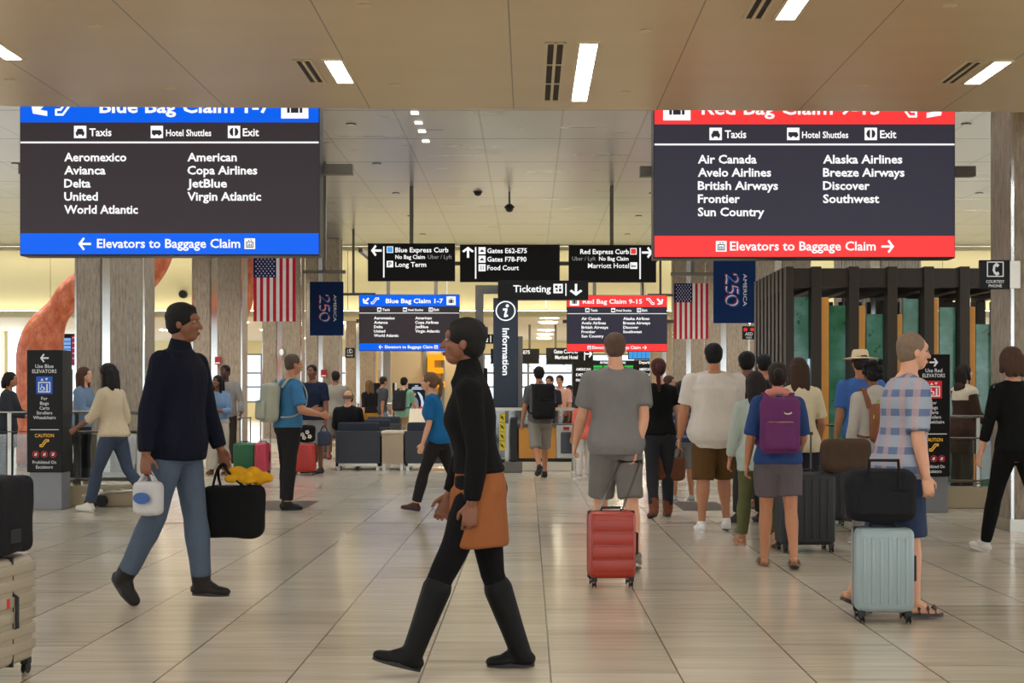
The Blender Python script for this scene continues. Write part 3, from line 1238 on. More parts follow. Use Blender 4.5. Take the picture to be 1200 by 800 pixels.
# far black signs
DF = 58.0


def far_sign(label, x0, y0, x1, y1, items, arrow=None, bar=None, d=DF):
    t, fc = panel_sign('far_sign', label, 'sign', x0, y0, x1, y1, d, .2)
    posts(t, ((x0 * .8 + x1 * .2), (x0 * .2 + x1 * .8)), d, y0, z1=Z_FAR + .15)
    b = MB()
    for body, a, yb, c, cap in items:
        fc.text(b, body, a, yb, c, cap, bold=.024)
    if arrow:
        fc.arrow(b, *arrow)
    if bar:
        fc.rect(b, bar - .5, 1.5, bar + .5, y1 - y0 - 1.5, 2)
    b.build('lettering', W_TXT, t, recalc=False)


far_sign('small far black Ticketing sign left of the dark blue pylon', 541, 391.5, 578, 402.5, (('Ticketing', 9, 7.6, 31, 4.6),), None, 34, 60.0)
far_sign('small far black gates sign with left arrow above the amber letter E', 510, 408, 549, 425, (('Gates A', 16, 5.6, 33, 3.8), ('Gates F78', 16, 12, 35, 3.8)), (6, 5, 7, 180, 1.6), 11)
far_sign('small far black gates sign right behind the dark blue pylon', 575, 408.5, 632, 426, (('Gates E62-E75', 14, 6, 46, 4),), None, 10)
far_sign('small far black sign reading Gates and a hotel name, under the far red screen', 640, 407.5, 695, 427, (('Gates C30-C45', 9, 6.4, 37, 4.4), ('Marriott Hotel', 10.5, 13, 37, 4.4)), (50, 7, 8.5, 0, 1.8), 45)

# departure boards
t = thing('departure_board', 'black departures board with a green flight list, far behind the grey shirted man', 'screen', (PXX(722, 57), 57, 0))
d = 57.0
b = MB()
b.box(PXX(671, d), PXX(768, d), d, d + .3, 0, PZ(422, d))
b.build('board_panel', M_BLACK, t)
fc = Face(P(671, 417, d), d / F)
b = MB()
fc.text(b, 'Arrivals & Departures', 32, 9, 62, 3.4, bold=.02)
fc.text(b, 'Departing', 78, 9, 94, 3.2, bold=.02)
for k, q in enumerate(('AMERICAN', 'DELTA', 'FRONTIER')):
    fc.text(b, q, 4, 17 + 6.4 * k, 21, 3, bold=.02)
    fc.text(b, q, 78, 17 + 6.4 * k, 92, 3, bold=.02)
b.build('lettering', W_TXT, t, recalc=False)
b = MB()
for c in range(4):
    for r in range(9):
        fc.rect(b, 24.5 + c * 12, 11 + r * 3.4, 35 + c * 12, 13.6 + r * 3.4, 1)
b.build('flight_list', glow('led_green', (44, 190, 74), LED * .9), t, recalc=False)
t = thing('departure_board', 'small blue lit board with white rows under the right end of the far red screen', 'screen', (PXX(750, 56), 56, PZ(420, 56)))
b = MB()
b.box(PXX(736, 56), PXX(771, 56), 56, 56.2, PZ(421, 56), PZ(411, 56))
b.build('board_panel', M_BLACK, t)
fc = Face(P(736, 411, 56), 56 / F)
b = MB()
for k in range(5):
    fc.rect(b, 1 + 5 * k, 1, 5.6 + 5 * k, 9, 1)
b.build('flight_list', glow('led_sky', (60, 150, 225), LED), t, recalc=False)
b = MB()
fc.rect(b, 27, 1, 34, 9, 1)
b.build('alert_panel', glow('led_crimson', (170, 30, 50), LED), t, recalc=False)
posts(t, (741, 766), 56, 412, z1=Z_FAR + .15)


# lettered directory totems
def totem(label, x0, y0, x1, y1, d, ypan, colour, xr, arrow):
    t = thing('directory_totem', label, 'sign', (PXX((x0 + x1) / 2, d), d, 0))
    w = x1 - x0
    b = MB()
    b.box(PXX(x0, d), PXX(x1, d), d, d + .3, 0, PZ(ypan, d))
    b.build('totem_base', paint('totem_grey', (132, 134, 138), .5, .1, .04), t, bevel=.008)
    b = MB()
    b.box(PXX(x0, d) - .015, PXX(x1, d) + .015, d - .03, d + .32, PZ(ypan, d), PZ(y0, d))
    b.build('totem_panel', paint('totem_black', (18, 17, 17), .5, .0, .05, 6, 0, 60, .25), t, bevel=.008)
    fc = Face(Vector((PXX(x0, d), d - .032, PZ(y0, d))), d / F)
    b = MB()
    m = w / 2
    fc.arrow(b, m, 9.5, 10, arrow, 1.9, layer=1)
    sc = w / 38.0
    word = 'Use Blue' if colour == 'blue' else 'Use Red'
    fc.text(b, word, m - 10.5 * sc, 21, m + 10.5 * sc, 4.2, layer=1, bold=.005)
    fc.text(b, 'ELEVATORS', m - 14 * sc, 27, m + 14 * sc, 4.2, layer=1, bold=.005)
    mi = 1
    fc.rect(b, m - 9.5, 31, m + 9.5, 51.5, 1, 1)
    fc.line(b, [(m - 6.5, 38), (m + 6.5, 38), (m + 6.5, 49), (m - 6.5, 49), (m - 6.5, 38)], 1.2, 2)
    fc.ring(b, m - 2.5, 45.4, 2.4, .8, 2, n=14)
    fc.line(b, [(m - 3, 40.2), (m - 3, 43.6), (m - .2, 43.6), (m + .6, 47)], .9, 2)
    fc.disc(b, m + 3.2, 40.7, 1.1, 2, 0, 10)
    fc.line(b, [(m + 3.2, 42), (m + 3.2, 47.8)], 1.7, 2)
    fc.poly(b, [(m - 4.4, 36), (m - 2.6, 33), (m - .8, 36)], 2)
    fc.poly(b, [(m + .8, 33), (m + 4.4, 33), (m + 2.6, 36)], 2)
    for k, (q, hw) in enumerate((('For', 3.6), ('Bags', 5), ('Carts', 5.6), ('Strollers', 9), ('Wheelchairs', 13))):
        fc.text(b, q, m - hw * sc, 58.5 + 5.6 * k, m + hw * sc, 3.7, layer=1, bold=.004)
    fc.rect(b, 2.5, 92.8, w - 2.5, 93.6, 1)
    fc.text(b, 'CAUTION', m - 11 * sc, 102, m + 11 * sc, 4, layer=1, mi=2, bold=.005)
    escalator_icon(fc, b, m - 5, 104, 10, 10, a=2)
    for k in (-1, 0, 1):
        fc.ring(b, m + k * 10 * sc, 122, 4, .8, 1, 3, 16)
        fc.rect(b, m + k * 10 * sc - 1.5, 120.4, m + k * 10 * sc + 1.5, 123.8, 1, 0)
        fc.line(b, [(m + k * 10 * sc - 2.8, 119.2), (m + k * 10 * sc + 2.8, 124.8)], .8, 2, 3)
    fc.text(b, 'Prohibited On', m - 13.6 * sc, 133, m + 13.6 * sc, 3.6, layer=1, bold=.002)
    fc.text(b, 'Escalators', m - 9.6 * sc, 138.6, m + 9.6 * sc, 3.6, layer=1, bold=.002)
    pic = glow('picto_blue', (32, 82, 168), .8) if colour == 'blue' else glow('picto_red', (188, 42, 44), .8)
    b.build('lettering', [glow('soft_lettering', (206, 204, 200), .8), pic, M_YEL, glow('prohibit_red', (176, 44, 44), .8)], t, recalc=False)
    return t


totem('black directory totem with a blue elevator sign and left arrow, on a grey base', 34, 410, 72.5, 597, 16.0, 553, 'blue', 76, 180)
totem('black directory totem with a red elevator sign and right arrow, on a grey base', 1075.5, 415, 1111, 603, 15.6, 558, 'red', 0, 0)

# the far twin in the middle, unlit but with lettering made to glow
d = 26.5
t = thing('directory_totem', 'dark directory totem with small blue and red icons left of the dark blue pylon', 'sign', (PXX(560, d), d, 0))
b = MB()
b.box(PXX(546, d), PXX(571, d), d, d + .3, 0, PZ(431, d))
b.build('totem_panel', paint('totem_black', (30, 28, 28)), t, bevel=.01)
fc = Face(P(546, 431, d), d / F)
b = MB()
fc.arrow(b, 17, 6.5, 7.5, 0, 1.5, layer=1)
fc.text(b, 'ELEVATORS', 6, 18, 21, 2.6, layer=1)
fc.rect(b, 4, 24, 11.5, 32, 1, 1)
fc.rect(b, 14, 24, 21.5, 32, 1, 2)
fc.ring(b, 7.7, 28, 2.4, .8, 2, 0, 12)
fc.ring(b, 17.7, 28, 2.4, .8, 2, 0, 12)
for k in range(4):
    fc.rect(b, 7, 38 + 4 * k, 19, 39.2 + 4 * k, 1, 0)
b.build('lettering', [glow('soft_lettering', (206, 204, 200)), glow('picto_blue', (40, 70, 140)), glow('picto_red', (188, 42, 44))], t, recalc=False)


# small projecting signs
def proj_sign(name, label, x0, y0, x1, y1, d, lines, arm_to, icon=None, yoff=0.0):
    t, fc = panel_sign(name, label, 'sign', x0, y0, x1, y1, d, .05)
    b = MB()
    xa, xb = sorted((PXX(arm_to, d), PXX(x1 if arm_to > x1 else x0, d)))
    b.box(xa, xb, d + .01, d + .04, PZ(y1 - 1, d), PZ(y0 + 1, d))
    b.build('sign_bracket', M_STEEL2, t)
    b = MB()
    if icon == 'phone':
        w = x1 - x0
        fc.line(b, [(w * .24, 2.5), (w * .76, 2.5), (w * .76, w * .54), (w * .24, w * .54), (w * .24, 2.5)], w * .035, 1)
        fc.line(b, [(w * .56, w * .16), (w * .47, w * .2), (w * .45, w * .34), (w * .49, w * .43), (w * .57, w * .47)], w * .075, 1)
        fc.line(b, [(w * .52, w * .14), (w * .58, w * .19)], w * .1, 1.5)
        fc.line(b, [(w * .53, w * .47), (w * .59, w * .44)], w * .1, 1.5)
    if icon == 'aed':
        for c in (3.5, 11.5):
            fc.poly(b, [(c - 2.6, 3.2), (c, 1.6), (c + 2.6, 3.2), (c + 1.6, 6), (c - 1.6, 6)], 1, 1)
    for body, a, yb, c, cap in lines:
        fc.text(b, body, a, yb, c, cap, layer=1, bold=.01)
    b.build('lettering', [glow('soft_lettering', (206, 204, 200)), glow('aed_red', (200, 50, 50))], t, recalc=False)
    return t


proj_sign('phone_sign', 'black COURTESY PHONE sign projecting from the near right column', 1148.5, 304.5, 1184, 338.5, 13.36,
          (('COURTESY', 7, 27, 28.5, 3.4), ('PHONE', 10, 32, 25.5, 3.4)), 1196, 'phone')
proj_sign('aed_sign', 'small black AED sign with red hearts beside the slatted pavilion', 870, 382, 885.5, 397.5, 29.95,
          (('AED', 3.2, 11, 12, 3.6), ('INSIDE', 4.5, 14.4, 11, 2)), 891, 'aed')
proj_sign('phone_sign', 'small black phone sign projecting from a column left of the far blue screen', 404.5, 407.5, 415.5, 419, 55.16, (('PHONE', 2, 9.8, 9, 1.8),), 400, 'phone')

# ------------------------------------------------------------------ flags and banners
def stars(fc, mb, x0, y0, x1, y1, mi, layer):
    nx, ny = 5, 9
    for r in range(9):
        for c in range(6 if r % 2 == 0 else 5):
            x = x0 + (x1 - x0) * ((c + .5 + (0 if r % 2 == 0 else .5)) / 6.0)
            y = y0 + (y1 - y0) * ((r + .5) / 9.0)
            R = (y1 - y0) / 9.0 * .42
            pts = []
            for k in range(10):
                a = math.pi / 2 + k * math.pi / 5
                q = R if k % 2 == 0 else R * .42
                pts.append((x + q * math.cos(a), y - q * math.sin(a)))
            fc.poly(mb, pts, layer, mi)


C_FRED = cloth('flag_red', (176, 34, 48), .1)
C_FWH = cloth('flag_white', (214, 208, 204), .1)
C_FBL = cloth('flag_blue', (28, 34, 78), .1)
C_NAVY = cloth('banner_navy', (16, 38, 76), .15)


def hanger(t, x0, x1, y, d, ytop, drops, z1=Z_HALL):
    b = MB()
    b.box(PXX(x0, d), PXX(x1, d), d - .03, d + .03, PZ(y + 2.5, d), PZ(y - 1.5, d))
    b.build('cross_bar', M_POLE, t)
    b = MB()
    xm = PXX((x0 + x1) / 2, d)
    b.box(xm - .04, xm + .04, d - .03, d + .03, PZ(y, d), z1)
    b.build('hanger_post', M_POLE, t)
    for px in drops:
        b = MB()
        b.tube([(PXX(px, d), d, PZ(y, d)), (PXX(px, d), d, PZ(ytop, d))], .006, 6)
        b.build('hanging_wire', M_POLE, t)


def flag(label, x0, y0, x1, y1, d, ybar):
    t = thing('american_flag', label, 'flag', (PXX((x0 + x1) / 2, d), d, PZ(y1, d)))
    hanger(t, x0 - 4, x1 + 7, ybar, d, y0, (x0 + 6, x1 - 6))
    w, h = x1 - x0, y1 - y0
    fc = Face(P(x0, y0, d), d / F)
    b = MB()
    n = 26
    for k in range(n):
        for j in range(13):
            pass
    # cloth: thirteen vertical stripes with a slight ripple, two faces thick
    for k in range(13):
        xa, xb = w * k / 13.0, w * (k + 1) / 13.0
        wob = .004 * math.sin(k * 1.7)
        A, B, C, D = fc.at(xa, 0), fc.at(xb, 0), fc.at(xb, h), fc.at(xa, h)
        off = Vector((0, .006, 0))
        b.add([A, B, C, D, A + off, B + off, C + off, D + off], [(0, 1, 2, 3), (7, 6, 5, 4), (0, 4, 5, 1), (1, 5, 6, 2), (2, 6, 7, 3), (3, 7, 4, 0)], k % 2)
    b.build('flag_cloth', [C_FRED, C_FWH], t)
    b = MB()
    for q, n_ in ((-1, -1), (1, 1)):
        f2 = fc if q < 0 else Face(fc.o + Vector((0, .006, 0)), fc.s, n=(0, 1, 0))
        f2.rect(b, 0, 0, w * 7 / 13.0, h * .34, 1, 0)
        stars(f2, b, 1, 1, w * 7 / 13.0 - .5, h * .34 - .5, 1, 2)
    b.build('star_canton', [C_FBL, C_FWH], t, recalc=False)


flag('American flag hanging between the ribbed columns below the large blue screen', 297, 298.5, 346.5, 376.5, 27.0, 292)
flag('American flag hanging on the right between the far red screen and the navy banner', 790, 332, 830, 397, 31.0, 320.5)


def ribbon(fc, mb, pts, w, layer, mi):
    fc.line(mb, pts, w, layer, mi)


def banner(label, x0, y0, x1, y1, d, ybar):
    t = thing('navy_banner', label, 'banner', (PXX((x0 + x1) / 2, d), d, PZ(y1, d)))
    hanger(t, x0 - 8, x1 + 2.5, ybar, d, y0, (x0 + 6, x1 - 6))
    w, h = x1 - x0, y1 - y0
    o = P(x0, y0, d)
    b = MB()
    b.box(PXX(x0, d), PXX(x1, d), d, d + .006, PZ(y1, d), PZ(y0, d))
    b.build('banner_cloth', C_NAVY, t)
    fc = Face(o, d / F)
    b = MB()
    fc.text(b, 'AMERICA', h * .245, w * .705, h * .74, w * .085, layer=1, mi=0, bold=.0, vertical=True)

    # numerals 250 as one flowing ribbon turned a quarter clockwise: red, white and blue edges side by side
    def path(k):
        def Q(a, c):   # a along the reading direction (down), c towards the top of the numerals (right)
            return (w * (.29 + .30 * c), h * (.245 + .5 * a))
        pts = []
        for i in range(9):       # the 2
            th = math.radians(200 - i * 27)
            pts.append(Q(.14 + .12 * math.cos(th), .74 + .24 * math.sin(th)))
        pts += [Q(.10, .22), Q(.04, .05), Q(.16, .10), Q(.30, .04)]
        pts2 = [Q(.60, .96), Q(.42, .96), Q(.38, .56)]
        for i in range(9):       # the 5
            th = math.radians(120 - i * 30)
            pts2.append(Q(.46 + .13 * math.cos(th), .32 + .28 * math.sin(th)))
        pts3 = [Q(.82 + .15 * math.cos(math.radians(i * 24)), .5 + .46 * math.sin(math.radians(i * 24))) for i in range(16)]
        return pts, pts2, pts3
    for pts in path(0):
        W = w * .03
        for k, mi in ((-1, 1), (0, 0), (1, 2)):
            fc.line(b, [(p[0] + k * W * .8, p[1] + k * W * .8) for p in pts], W, 1 + .3 * (k + 1), mi)
    b.build('banner_emblem', [cloth('banner_white', (224, 224, 226), .05), C_FRED, cloth('banner_blue', (52, 92, 168), .05)], t, recalc=False)


banner('navy America 250 banner hanging left of the far blue screen', 363, 330, 402.5, 393, 31.5, 318)
banner('navy America 250 banner hanging beside the slatted pavilion, top behind the red screen', 836, 302, 885.5, 378.5, 26.0, 294)
for px0, px1, py, d, lab in ((388, 440, 344, 44, 'thin dark cross bar hanging left of the far blue screen'), (759, 789, 345, 44, 'thin dark cross bar hanging right of the far red screen')):
    t = thing('hanging_bar', lab, 'bar', (PXX((px0 + px1) / 2, d), d, PZ(py + 2, d)))
    b = MB()
    b.box(PXX(px0, d), PXX(px1, d), d, d + .08, PZ(py + 2, d), PZ(py - 1, d))
    b.build('cross_bar', M_POLE, t)
    posts(t, ((px0 + px1) / 2,), d, py, .04, .07)

# amber letter on the wall by the far gates
d = 56.4
b = MB()
fc = Face(P(501, 415, d), d / F)
for x0, y0, x1, y1 in ((0, 0, 7, 38.5), (7, 0, 19, 6.6), (7, 15.6, 17.6, 22), (7, 31.6, 19, 38.5)):
    A = fc.at(x0, y1)
    Bq = fc.at(x1, y0)
    b.box(A.x, Bq.x, d, d + .61, A.z, Bq.z)
tag(b.build('letter_sign', glow('amber_letter', (255, 166, 22), LED * .95)), 'big amber letter E standing on the beige wall of the far gates', 'sign')

# ================================================================== FURNITURE AND FITTINGS
def glass_rail(label, x0, x1, d, ztop, zmid, px_posts, curb=.24):
    t = thing('glass_railing', label, 'railing', ((x0 + x1) / 2, d, 0))
    b = MB()
    b.box(x0, x1, d - .12, d + .16, 0, curb)
    b.build('stone_curb', M_CURB, t, bevel=.01)
    b = MB()
    b.tube([(x0, d, ztop), (x1, d, ztop)], .035, 12)
    b.build('top_rail', M_STEEL2, t, smooth=True)
    b = MB()
    b.tube([(x0, d - .03, zmid), (x1, d - .03, zmid)], .02, 10)
    b.build('mid_rail', M_STEEL2, t, smooth=True)
    b = MB()
    b.tube([(x0, d, curb + .07), (x1, d, curb + .07)], .028, 10)
    b.build('bottom_rail', M_STEEL2, t, smooth=True)
    for x in px_posts:
        b = MB()
        b.tube([(x, d, curb - .01), (x, d, ztop)], .024, 10)
        b.tube([(x, d, curb - .01), (x, d, curb + .05)], .05, 10)
        b.build('rail_post', M_STEEL2, t, smooth=True)
    xs = [x0] + sorted(px_posts) + [x1]
    for a, c in zip(xs[:-1], xs[1:]):
        if c - a < .15:
            continue
        b = MB()
        b.box(a + .04, c - .04, d + .012, d + .024, curb + .09, zmid - .03)
        b.build('glass_pane', M_GLASS, t)
    return t


d = 16.6
glass_rail('glass and steel railing on a stone curb behind the blue elevator totem', PXX(-150, d), PXX(166, d), d, 1.1, .87, [PXX(p, d) for p in (-100, 11, 90, 163)])
d = 16.3
glass_rail('glass and steel railing on a stone curb behind the red elevator totem', PXX(1050, d), PXX(1340, d), d, PZ(488, d), PZ(513, d), [PXX(p, d) for p in (1060, 1146, 1225, 1320)])
d = 36.0
glass_rail('far glass railing by the amber letter wall behind the seated people', PXX(385, d), PXX(460, d), d, PZ(473, d), PZ(480, d), [PXX(p, d) for p in (388, 420, 457)], .1)

# slatted pavilion on the right
DP = 18.5
ZP = PZ(312, DP)
t = thing('slatted_pavilion', 'dark bronze slatted pavilion with green glass panels and oak planks on the right', 'pavilion', (PXX(1050, DP), DP, 0))
fronts = [925.5, 960 - 3, 1001, 1046, 1089, 1131, 1173, 1216, 1259]
DEEP = 2.6
for k, px in enumerate(fronts):
    x = PXX(px, DP)
    w = .13 if k else .10
    b = MB()
    b.box(x - w / 2, x + w / 2, DP, DP + .22, 0, ZP)
    b.box(x - w / 2, x + w / 2, DP + .22, DP + DEEP, ZP - .3, ZP)
    b.box(x - w / 2, x + w / 2, DP + DEEP - .3, DP + DEEP, 0, ZP - .3)
    b.build('portal_fin', M_BRONZE, t, bevel=.006)
b = MB()
b.box(PXX(926, DP), PXX(1259, DP), DP + .05, DP + .2, ZP - .27, ZP - .02)
b.build('header_beam', M_BRONZE, t)
for k in range(8):
    y = DP + .22 + .3 * k
    b = MB()
    x = PXX(924, DP)
    b.box(x - .05, x + .05, y, y + .17, 0, ZP)
    b.build('side_fin', M_BRONZE, t, bevel=.005)
b = MB()
for k in range(14):
    y = DP + .4 + .16 * k
    b.box(PXX(926, DP), PXX(1259, DP), y, y + .05, ZP - .24, ZP - .14)
b.build('roof_slats', M_BRONZE, t)


def art_glass():
    m, tt = base_mat('green_art_glass', 0.12, 0.0, 0.5)
    co = tt.coord()
    n1 = tt.noise(co, 2.2, 3.0)
    n2 = tt.noise(co, 6.0, 5.0, .7)
    o = tt.xyz(co)
    blot = tt.math('MULTIPLY', tt.math('GREATER_THAN', n2, .62), .6)
    col = tt.ramp(n1, [(.3, lin((56, 124, 84))), (.5, lin((84, 150, 126))), (.72, lin((136, 182, 176)))])
    col = tt.mix(blot, col, lin((24, 54, 36)))
    tt.link(col, tt.bsdf.inputs['Base Color'])
    return m


M_ART = art_glass()
for x0, x1, y0, in ((932, 950.5, 347), (974, 994, 357), (1018, 1038.5, 367), (1061, 1080.5, 349), (1104, 1124, 359), (1147, 1167, 379), (1190, 1208, 349), (1232, 1251, 359)):
    b = MB()
    b.box(PXX(x0, DP) + .01, PXX(x1, DP), DP + .16, DP + .185, .06, PZ(y0, DP))
    b.build('glass_panel', M_ART, t, bevel=.004)
for x0, x1, y0 in ((962.5, 972, 348), (1005.5, 1014.5, 358), (1049.5, 1058, 368), (1091.5, 1100.5, 349), (1134.5, 1144, 359), (1177, 1185, 379), (1220, 1229, 349)):
    b = MB()
    b.box(PXX(x0, DP), PXX(x1, DP), DP + .03, DP + .09, .0, PZ(y0, DP))
    b.build('oak_plank', M_OAK, t, bevel=.006)
for x0, x1 in ((951.5, 954), (995, 997.5)):
    pass
b = MB()
for k in range(26):
    x = PXX(934, DP) + k * .142
    b.box(x - .03, x + .03, DP + DEEP - .06, DP + DEEP, 0.0, ZP - .3)
b.build('back_slats', M_BRONZE, t)
b = MB()
b.box(PXX(949, DP), PXX(951.5, DP), DP + .12, DP + .15, .2, PZ(420, DP))
b.build('light_tube', glow('tube_light', (190, 215, 235), 0.9), t)

# beige gate wall with the amber letter, grey piers in front
b = MB()
b.box(PXX(451, 57), PXX(548, 57), 57, 57.5, 0, Z_FAR + .15)
struct(b.build('wall_gate', M_BEIGE, keep=True))
b = MB()
for px in (498, 519, 540):
    x = PXX(px, 56.9)
    b.box(x - .06, x + .06, 56.9, 57.0, 0, Z_FAR)
struct(b.build('trim_5', M_MULL, keep=True))
b = MB()
b.box(PXX(449, 50.4), PXX(457.5, 50.4), 50.4, 50.8, 0, Z_FAR)
struct(b.build('column_steel', M_STEEL2, keep=True))
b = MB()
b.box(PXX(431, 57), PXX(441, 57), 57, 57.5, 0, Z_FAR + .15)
struct(b.build('wall_warm', paint('warm_tan_wall', (226, 186, 112), .7), keep=True))  # one even warm tan base colour

# advertising screen with a man in grey
d = 42.0
t = thing('advert_screen', 'tall black advert screen showing a man in a grey shirt, below the amber letter', 'screen', (PXX(488, d), d, 0))
b = MB()
b.box(PXX(478, d), PXX(498.5, d), d, d + .15, 0, PZ(449, d))
b.build('screen_cabinet', M_HOUS, t, bevel=.01)
fc = Face(P(478, 449, d), d / F)
b = MB()
fc.rect(b, 1, 1, 19.5, 32, 1, 0)
fc.poly(b, [(11, 10), (14, 11), (17, 15), (18.6, 22), (18.6, 31), (15.5, 31), (15.5, 21), (13.5, 15)], 2, 1)
fc.poly(b, [(1.5, 31.5), (2.2, 20), (4, 16.5), (9.5, 16.5), (12, 20), (13, 31.5)], 3, 2)
fc.disc(b, 6.4, 12.4, 3.2, 4, 3, 18)
fc.poly(b, [(3.2, 11.4), (4, 8.6), (8.6, 8.6), (9.6, 11.4)], 5, 4)
fc.disc(b, 15.5, 29, 2.1, 4, 5, 14)
for k, (a, c) in enumerate(((8, 12), (5, 16), (4, 17))):
    fc.rect(b, a, 2.4 + 1.9 * k, c, 3.5 + 1.9 * k, 3, 1)
b.build('screen_picture', [glow('ad_black', (16, 18, 26)), glow('ad_white', (190, 205, 230)), glow('ad_grey', (124, 124, 128)), glow('ad_skin', (176, 128, 104)),
                           glow('ad_hair', (60, 46, 40)), glow('ad_red', (210, 40, 40))], t, recalc=False)
d = 38.0
t = thing('slim_kiosk', 'slim black kiosk with a white edge beside the advert screen', 'kiosk', (PXX(462, d), d, 0))
b = MB()
b.box(PXX(460, d), PXX(462.6, d), d, d + .3, 0, PZ(448.5, d))
b.build('kiosk_body', M_BLACK, t)
b = MB()
b.box(PXX(462.6, d), PXX(464, d), d, d + .28, 0, PZ(448.5, d))
b.build('kiosk_edge', paint('white_trim', (224, 224, 220)), t)
d = 44
b = MB()
b.box(PXX(435, d), PXX(447, d), d, d + .1, PZ(462, d), PZ(448.5, d))
b.box(PXX(440.6, d), PXX(441.6, d), d + .02, d + .08, 0, PZ(462, d))
t = b.build('notice_board', M_BLACK)
tag(t, 'small black notice board on a post behind the person in mustard shorts', 'sign')

# column fittings
for px, py, d, lab in ((255.5, 422.5, 29.96, 'red fire alarm box on the column behind the couple'), (379.5, 437.5, 46.7, 'red fire alarm box on the column behind the man in navy'),):
    t = thing('fire_alarm', lab, 'alarm', (PXX(px, d), d, PZ(py + 4.5, d)))
    b = MB()
    q = 3.4 * d / F
    b.box(PXX(px, d) - q, PXX(px, d) + q, d - .04, d + .06, PZ(py + 4.5, d), PZ(py - 4.5, d))
    b.build('alarm_box', paint('alarm_red', (160, 24, 26), .4), t, bevel=.01)
    b = MB()
    b.box(PXX(px, d) - q * .8, PXX(px, d) + q * .8, d - .05, d - .038, PZ(py + 3.4, d), PZ(py + 2, d))
    b.build('alarm_label', paint('alarm_white', (220, 220, 220)), t)
d = 38.3
t = thing('oval_lamp', 'small oval wall lamp on the column under the flag', 'lamp', (PXX(330, d), d, PZ(420, d)))
b = MB()
b.ball((PXX(330, d), d + .06, PZ(414, d)), (.08, .06, .15), n=16, m=10)
b.build('lamp_rim', M_STEEL2, t, smooth=True)
b = MB()
b.ball((PXX(330, d), d - .035, PZ(412.5, d)), (.055, .03, .09), n=14, m=8)
b.build('lamp_lens', glow('lamp_lens', (235, 240, 235), .9), t, smooth=True)
d = 49.8
b = MB()
n = 18
c = P(214, 344.5, d)
for r0, r1, yy in ((.13, .09, d - .03),):
    b.rings([[Vector((c.x + r * math.cos(6.2832 * q / n), y_, c.z + r * math.sin(6.2832 * q / n))) for q in range(n)] for r, y_ in ((.14, d + .18), (.14, d - .02), (.09, d - .03))])
t = b.build('fascia_speaker', M_RUB)
tag(t, 'small round black speaker on the cream fascia between the left columns', 'speaker')

# information desk
DD = 24.2
t = thing('information_desk', 'information desk with wood front, glass screen and steel rail by the dark blue pylon', 'desk', (PXX(622, DD), DD, 0))
xa, xb = PXX(571, DD), PXX(673, DD)
b = MB()
b.box(PXX(606, DD), PXX(672, DD), DD, DD + .7, 0.0, PZ(541, DD))
b.build('desk_plinth', paint('desk_white', (206, 196, 176), .5), t, bevel=.01)
b = MB()
b.box(PXX(605, DD) , PXX(672, DD), DD + .03, DD + .68, PZ(541, DD), PZ(537, DD))
b.build('black_strip', M_RUB, t)  # black strip between the plinth and the wood front
b = MB()
b.box(PXX(608, DD), PXX(652, DD), DD + .01, DD + .7, PZ(537, DD), PZ(500, DD))
b.build('wood_front', M_OAK, t, bevel=.01)
b = MB()
b.box(PXX(652, DD), PXX(673, DD), DD - .05, DD + .7, PZ(537, DD), PZ(498, DD))
b.build('machine_front', paint('machine_grey', (176, 176, 172), .4, .2), t, bevel=.02)
b = MB()
b.box(PXX(657, DD), PXX(670, DD), DD - .07, DD - .04, PZ(531, DD), PZ(506, DD))
b.build('machine_window', paint('machine_dark', (40, 44, 50), .15), t, bevel=.02)
b = MB()
b.box(PXX(660, DD), PXX(667, DD), DD - .075, DD - .04, PZ(503.5, DD), PZ(500, DD))
b.build('machine_display', glow('machine_red', (120, 24, 24)), t)
b = MB()
b.box(PXX(604, DD), PXX(674, DD), DD - .02, DD + .75, PZ(500, DD), PZ(496.5, DD))
b.build('desk_ledge', M_DARKMETAL, t)
b = MB()
b.box(xa, xb, DD + .0, DD + .012, PZ(496, DD), PZ(481, DD))
b.build('glass_screen', M_GLASS, t)
b = MB()
b.box(xa, xb, DD - .03, DD + .06, PZ(481, DD), PZ(477.5, DD))
b.build('top_rail', M_STEEL2, t)
for px in (572, 594, 672):
    b = MB()
    x = PXX(px, DD)
    b.box(x - .03, x + .03, DD, DD + .06, 0, PZ(478, DD))
    b.build('rail_post', M_STEEL2, t)
b = MB()
b.box(PXX(571, DD), PXX(605, DD), DD + .02, DD + .03, .2, PZ(482, DD))
b.build('side_glass', M_GLASS, t)
b = MB()
b.box(PXX(571, DD), PXX(606, DD), DD - .06, DD + .2, 0, .13)
b.build('desk_kerb', M_CURB, t)
d = 24.1
fc = Face(P(585, 484, d), d / F)
for k in range(4):
    b = MB()
    fc.rect(b, 0, 11 * k, 7, 11 * k + 10.3, 0, 0)
    fc.line(b, [(1.6, 11 * k + 2.5), (5.4, 11 * k + 7.6)], 1, 1, 1)
    fc.disc(b, 3.5, 11 * k + 5, 1.3, 1, 1, 10)
    b.build('warning_sticker', [paint('sticker_yellow', (206, 184, 40)), M_RUB], t, recalc=False)
d = 23.7
t = thing('stanchion_post', 'black stanchion post on a grey block in front of the information desk', 'post', (PXX(601.5, d), d, 0))
b = MB()
b.box(PXX(591, d), PXX(612, d), d - .12, d + .12, 0, PZ(541, d))
b.build('post_base', paint('base_grey', (96, 92, 84), .5), t, bevel=.01)
b = MB()
b.box(PXX(597.5, d), PXX(606, d), d - .05, d + .05, PZ(541, d), PZ(490, d))
b.build('post_shaft', M_RUB, t, bevel=.02)
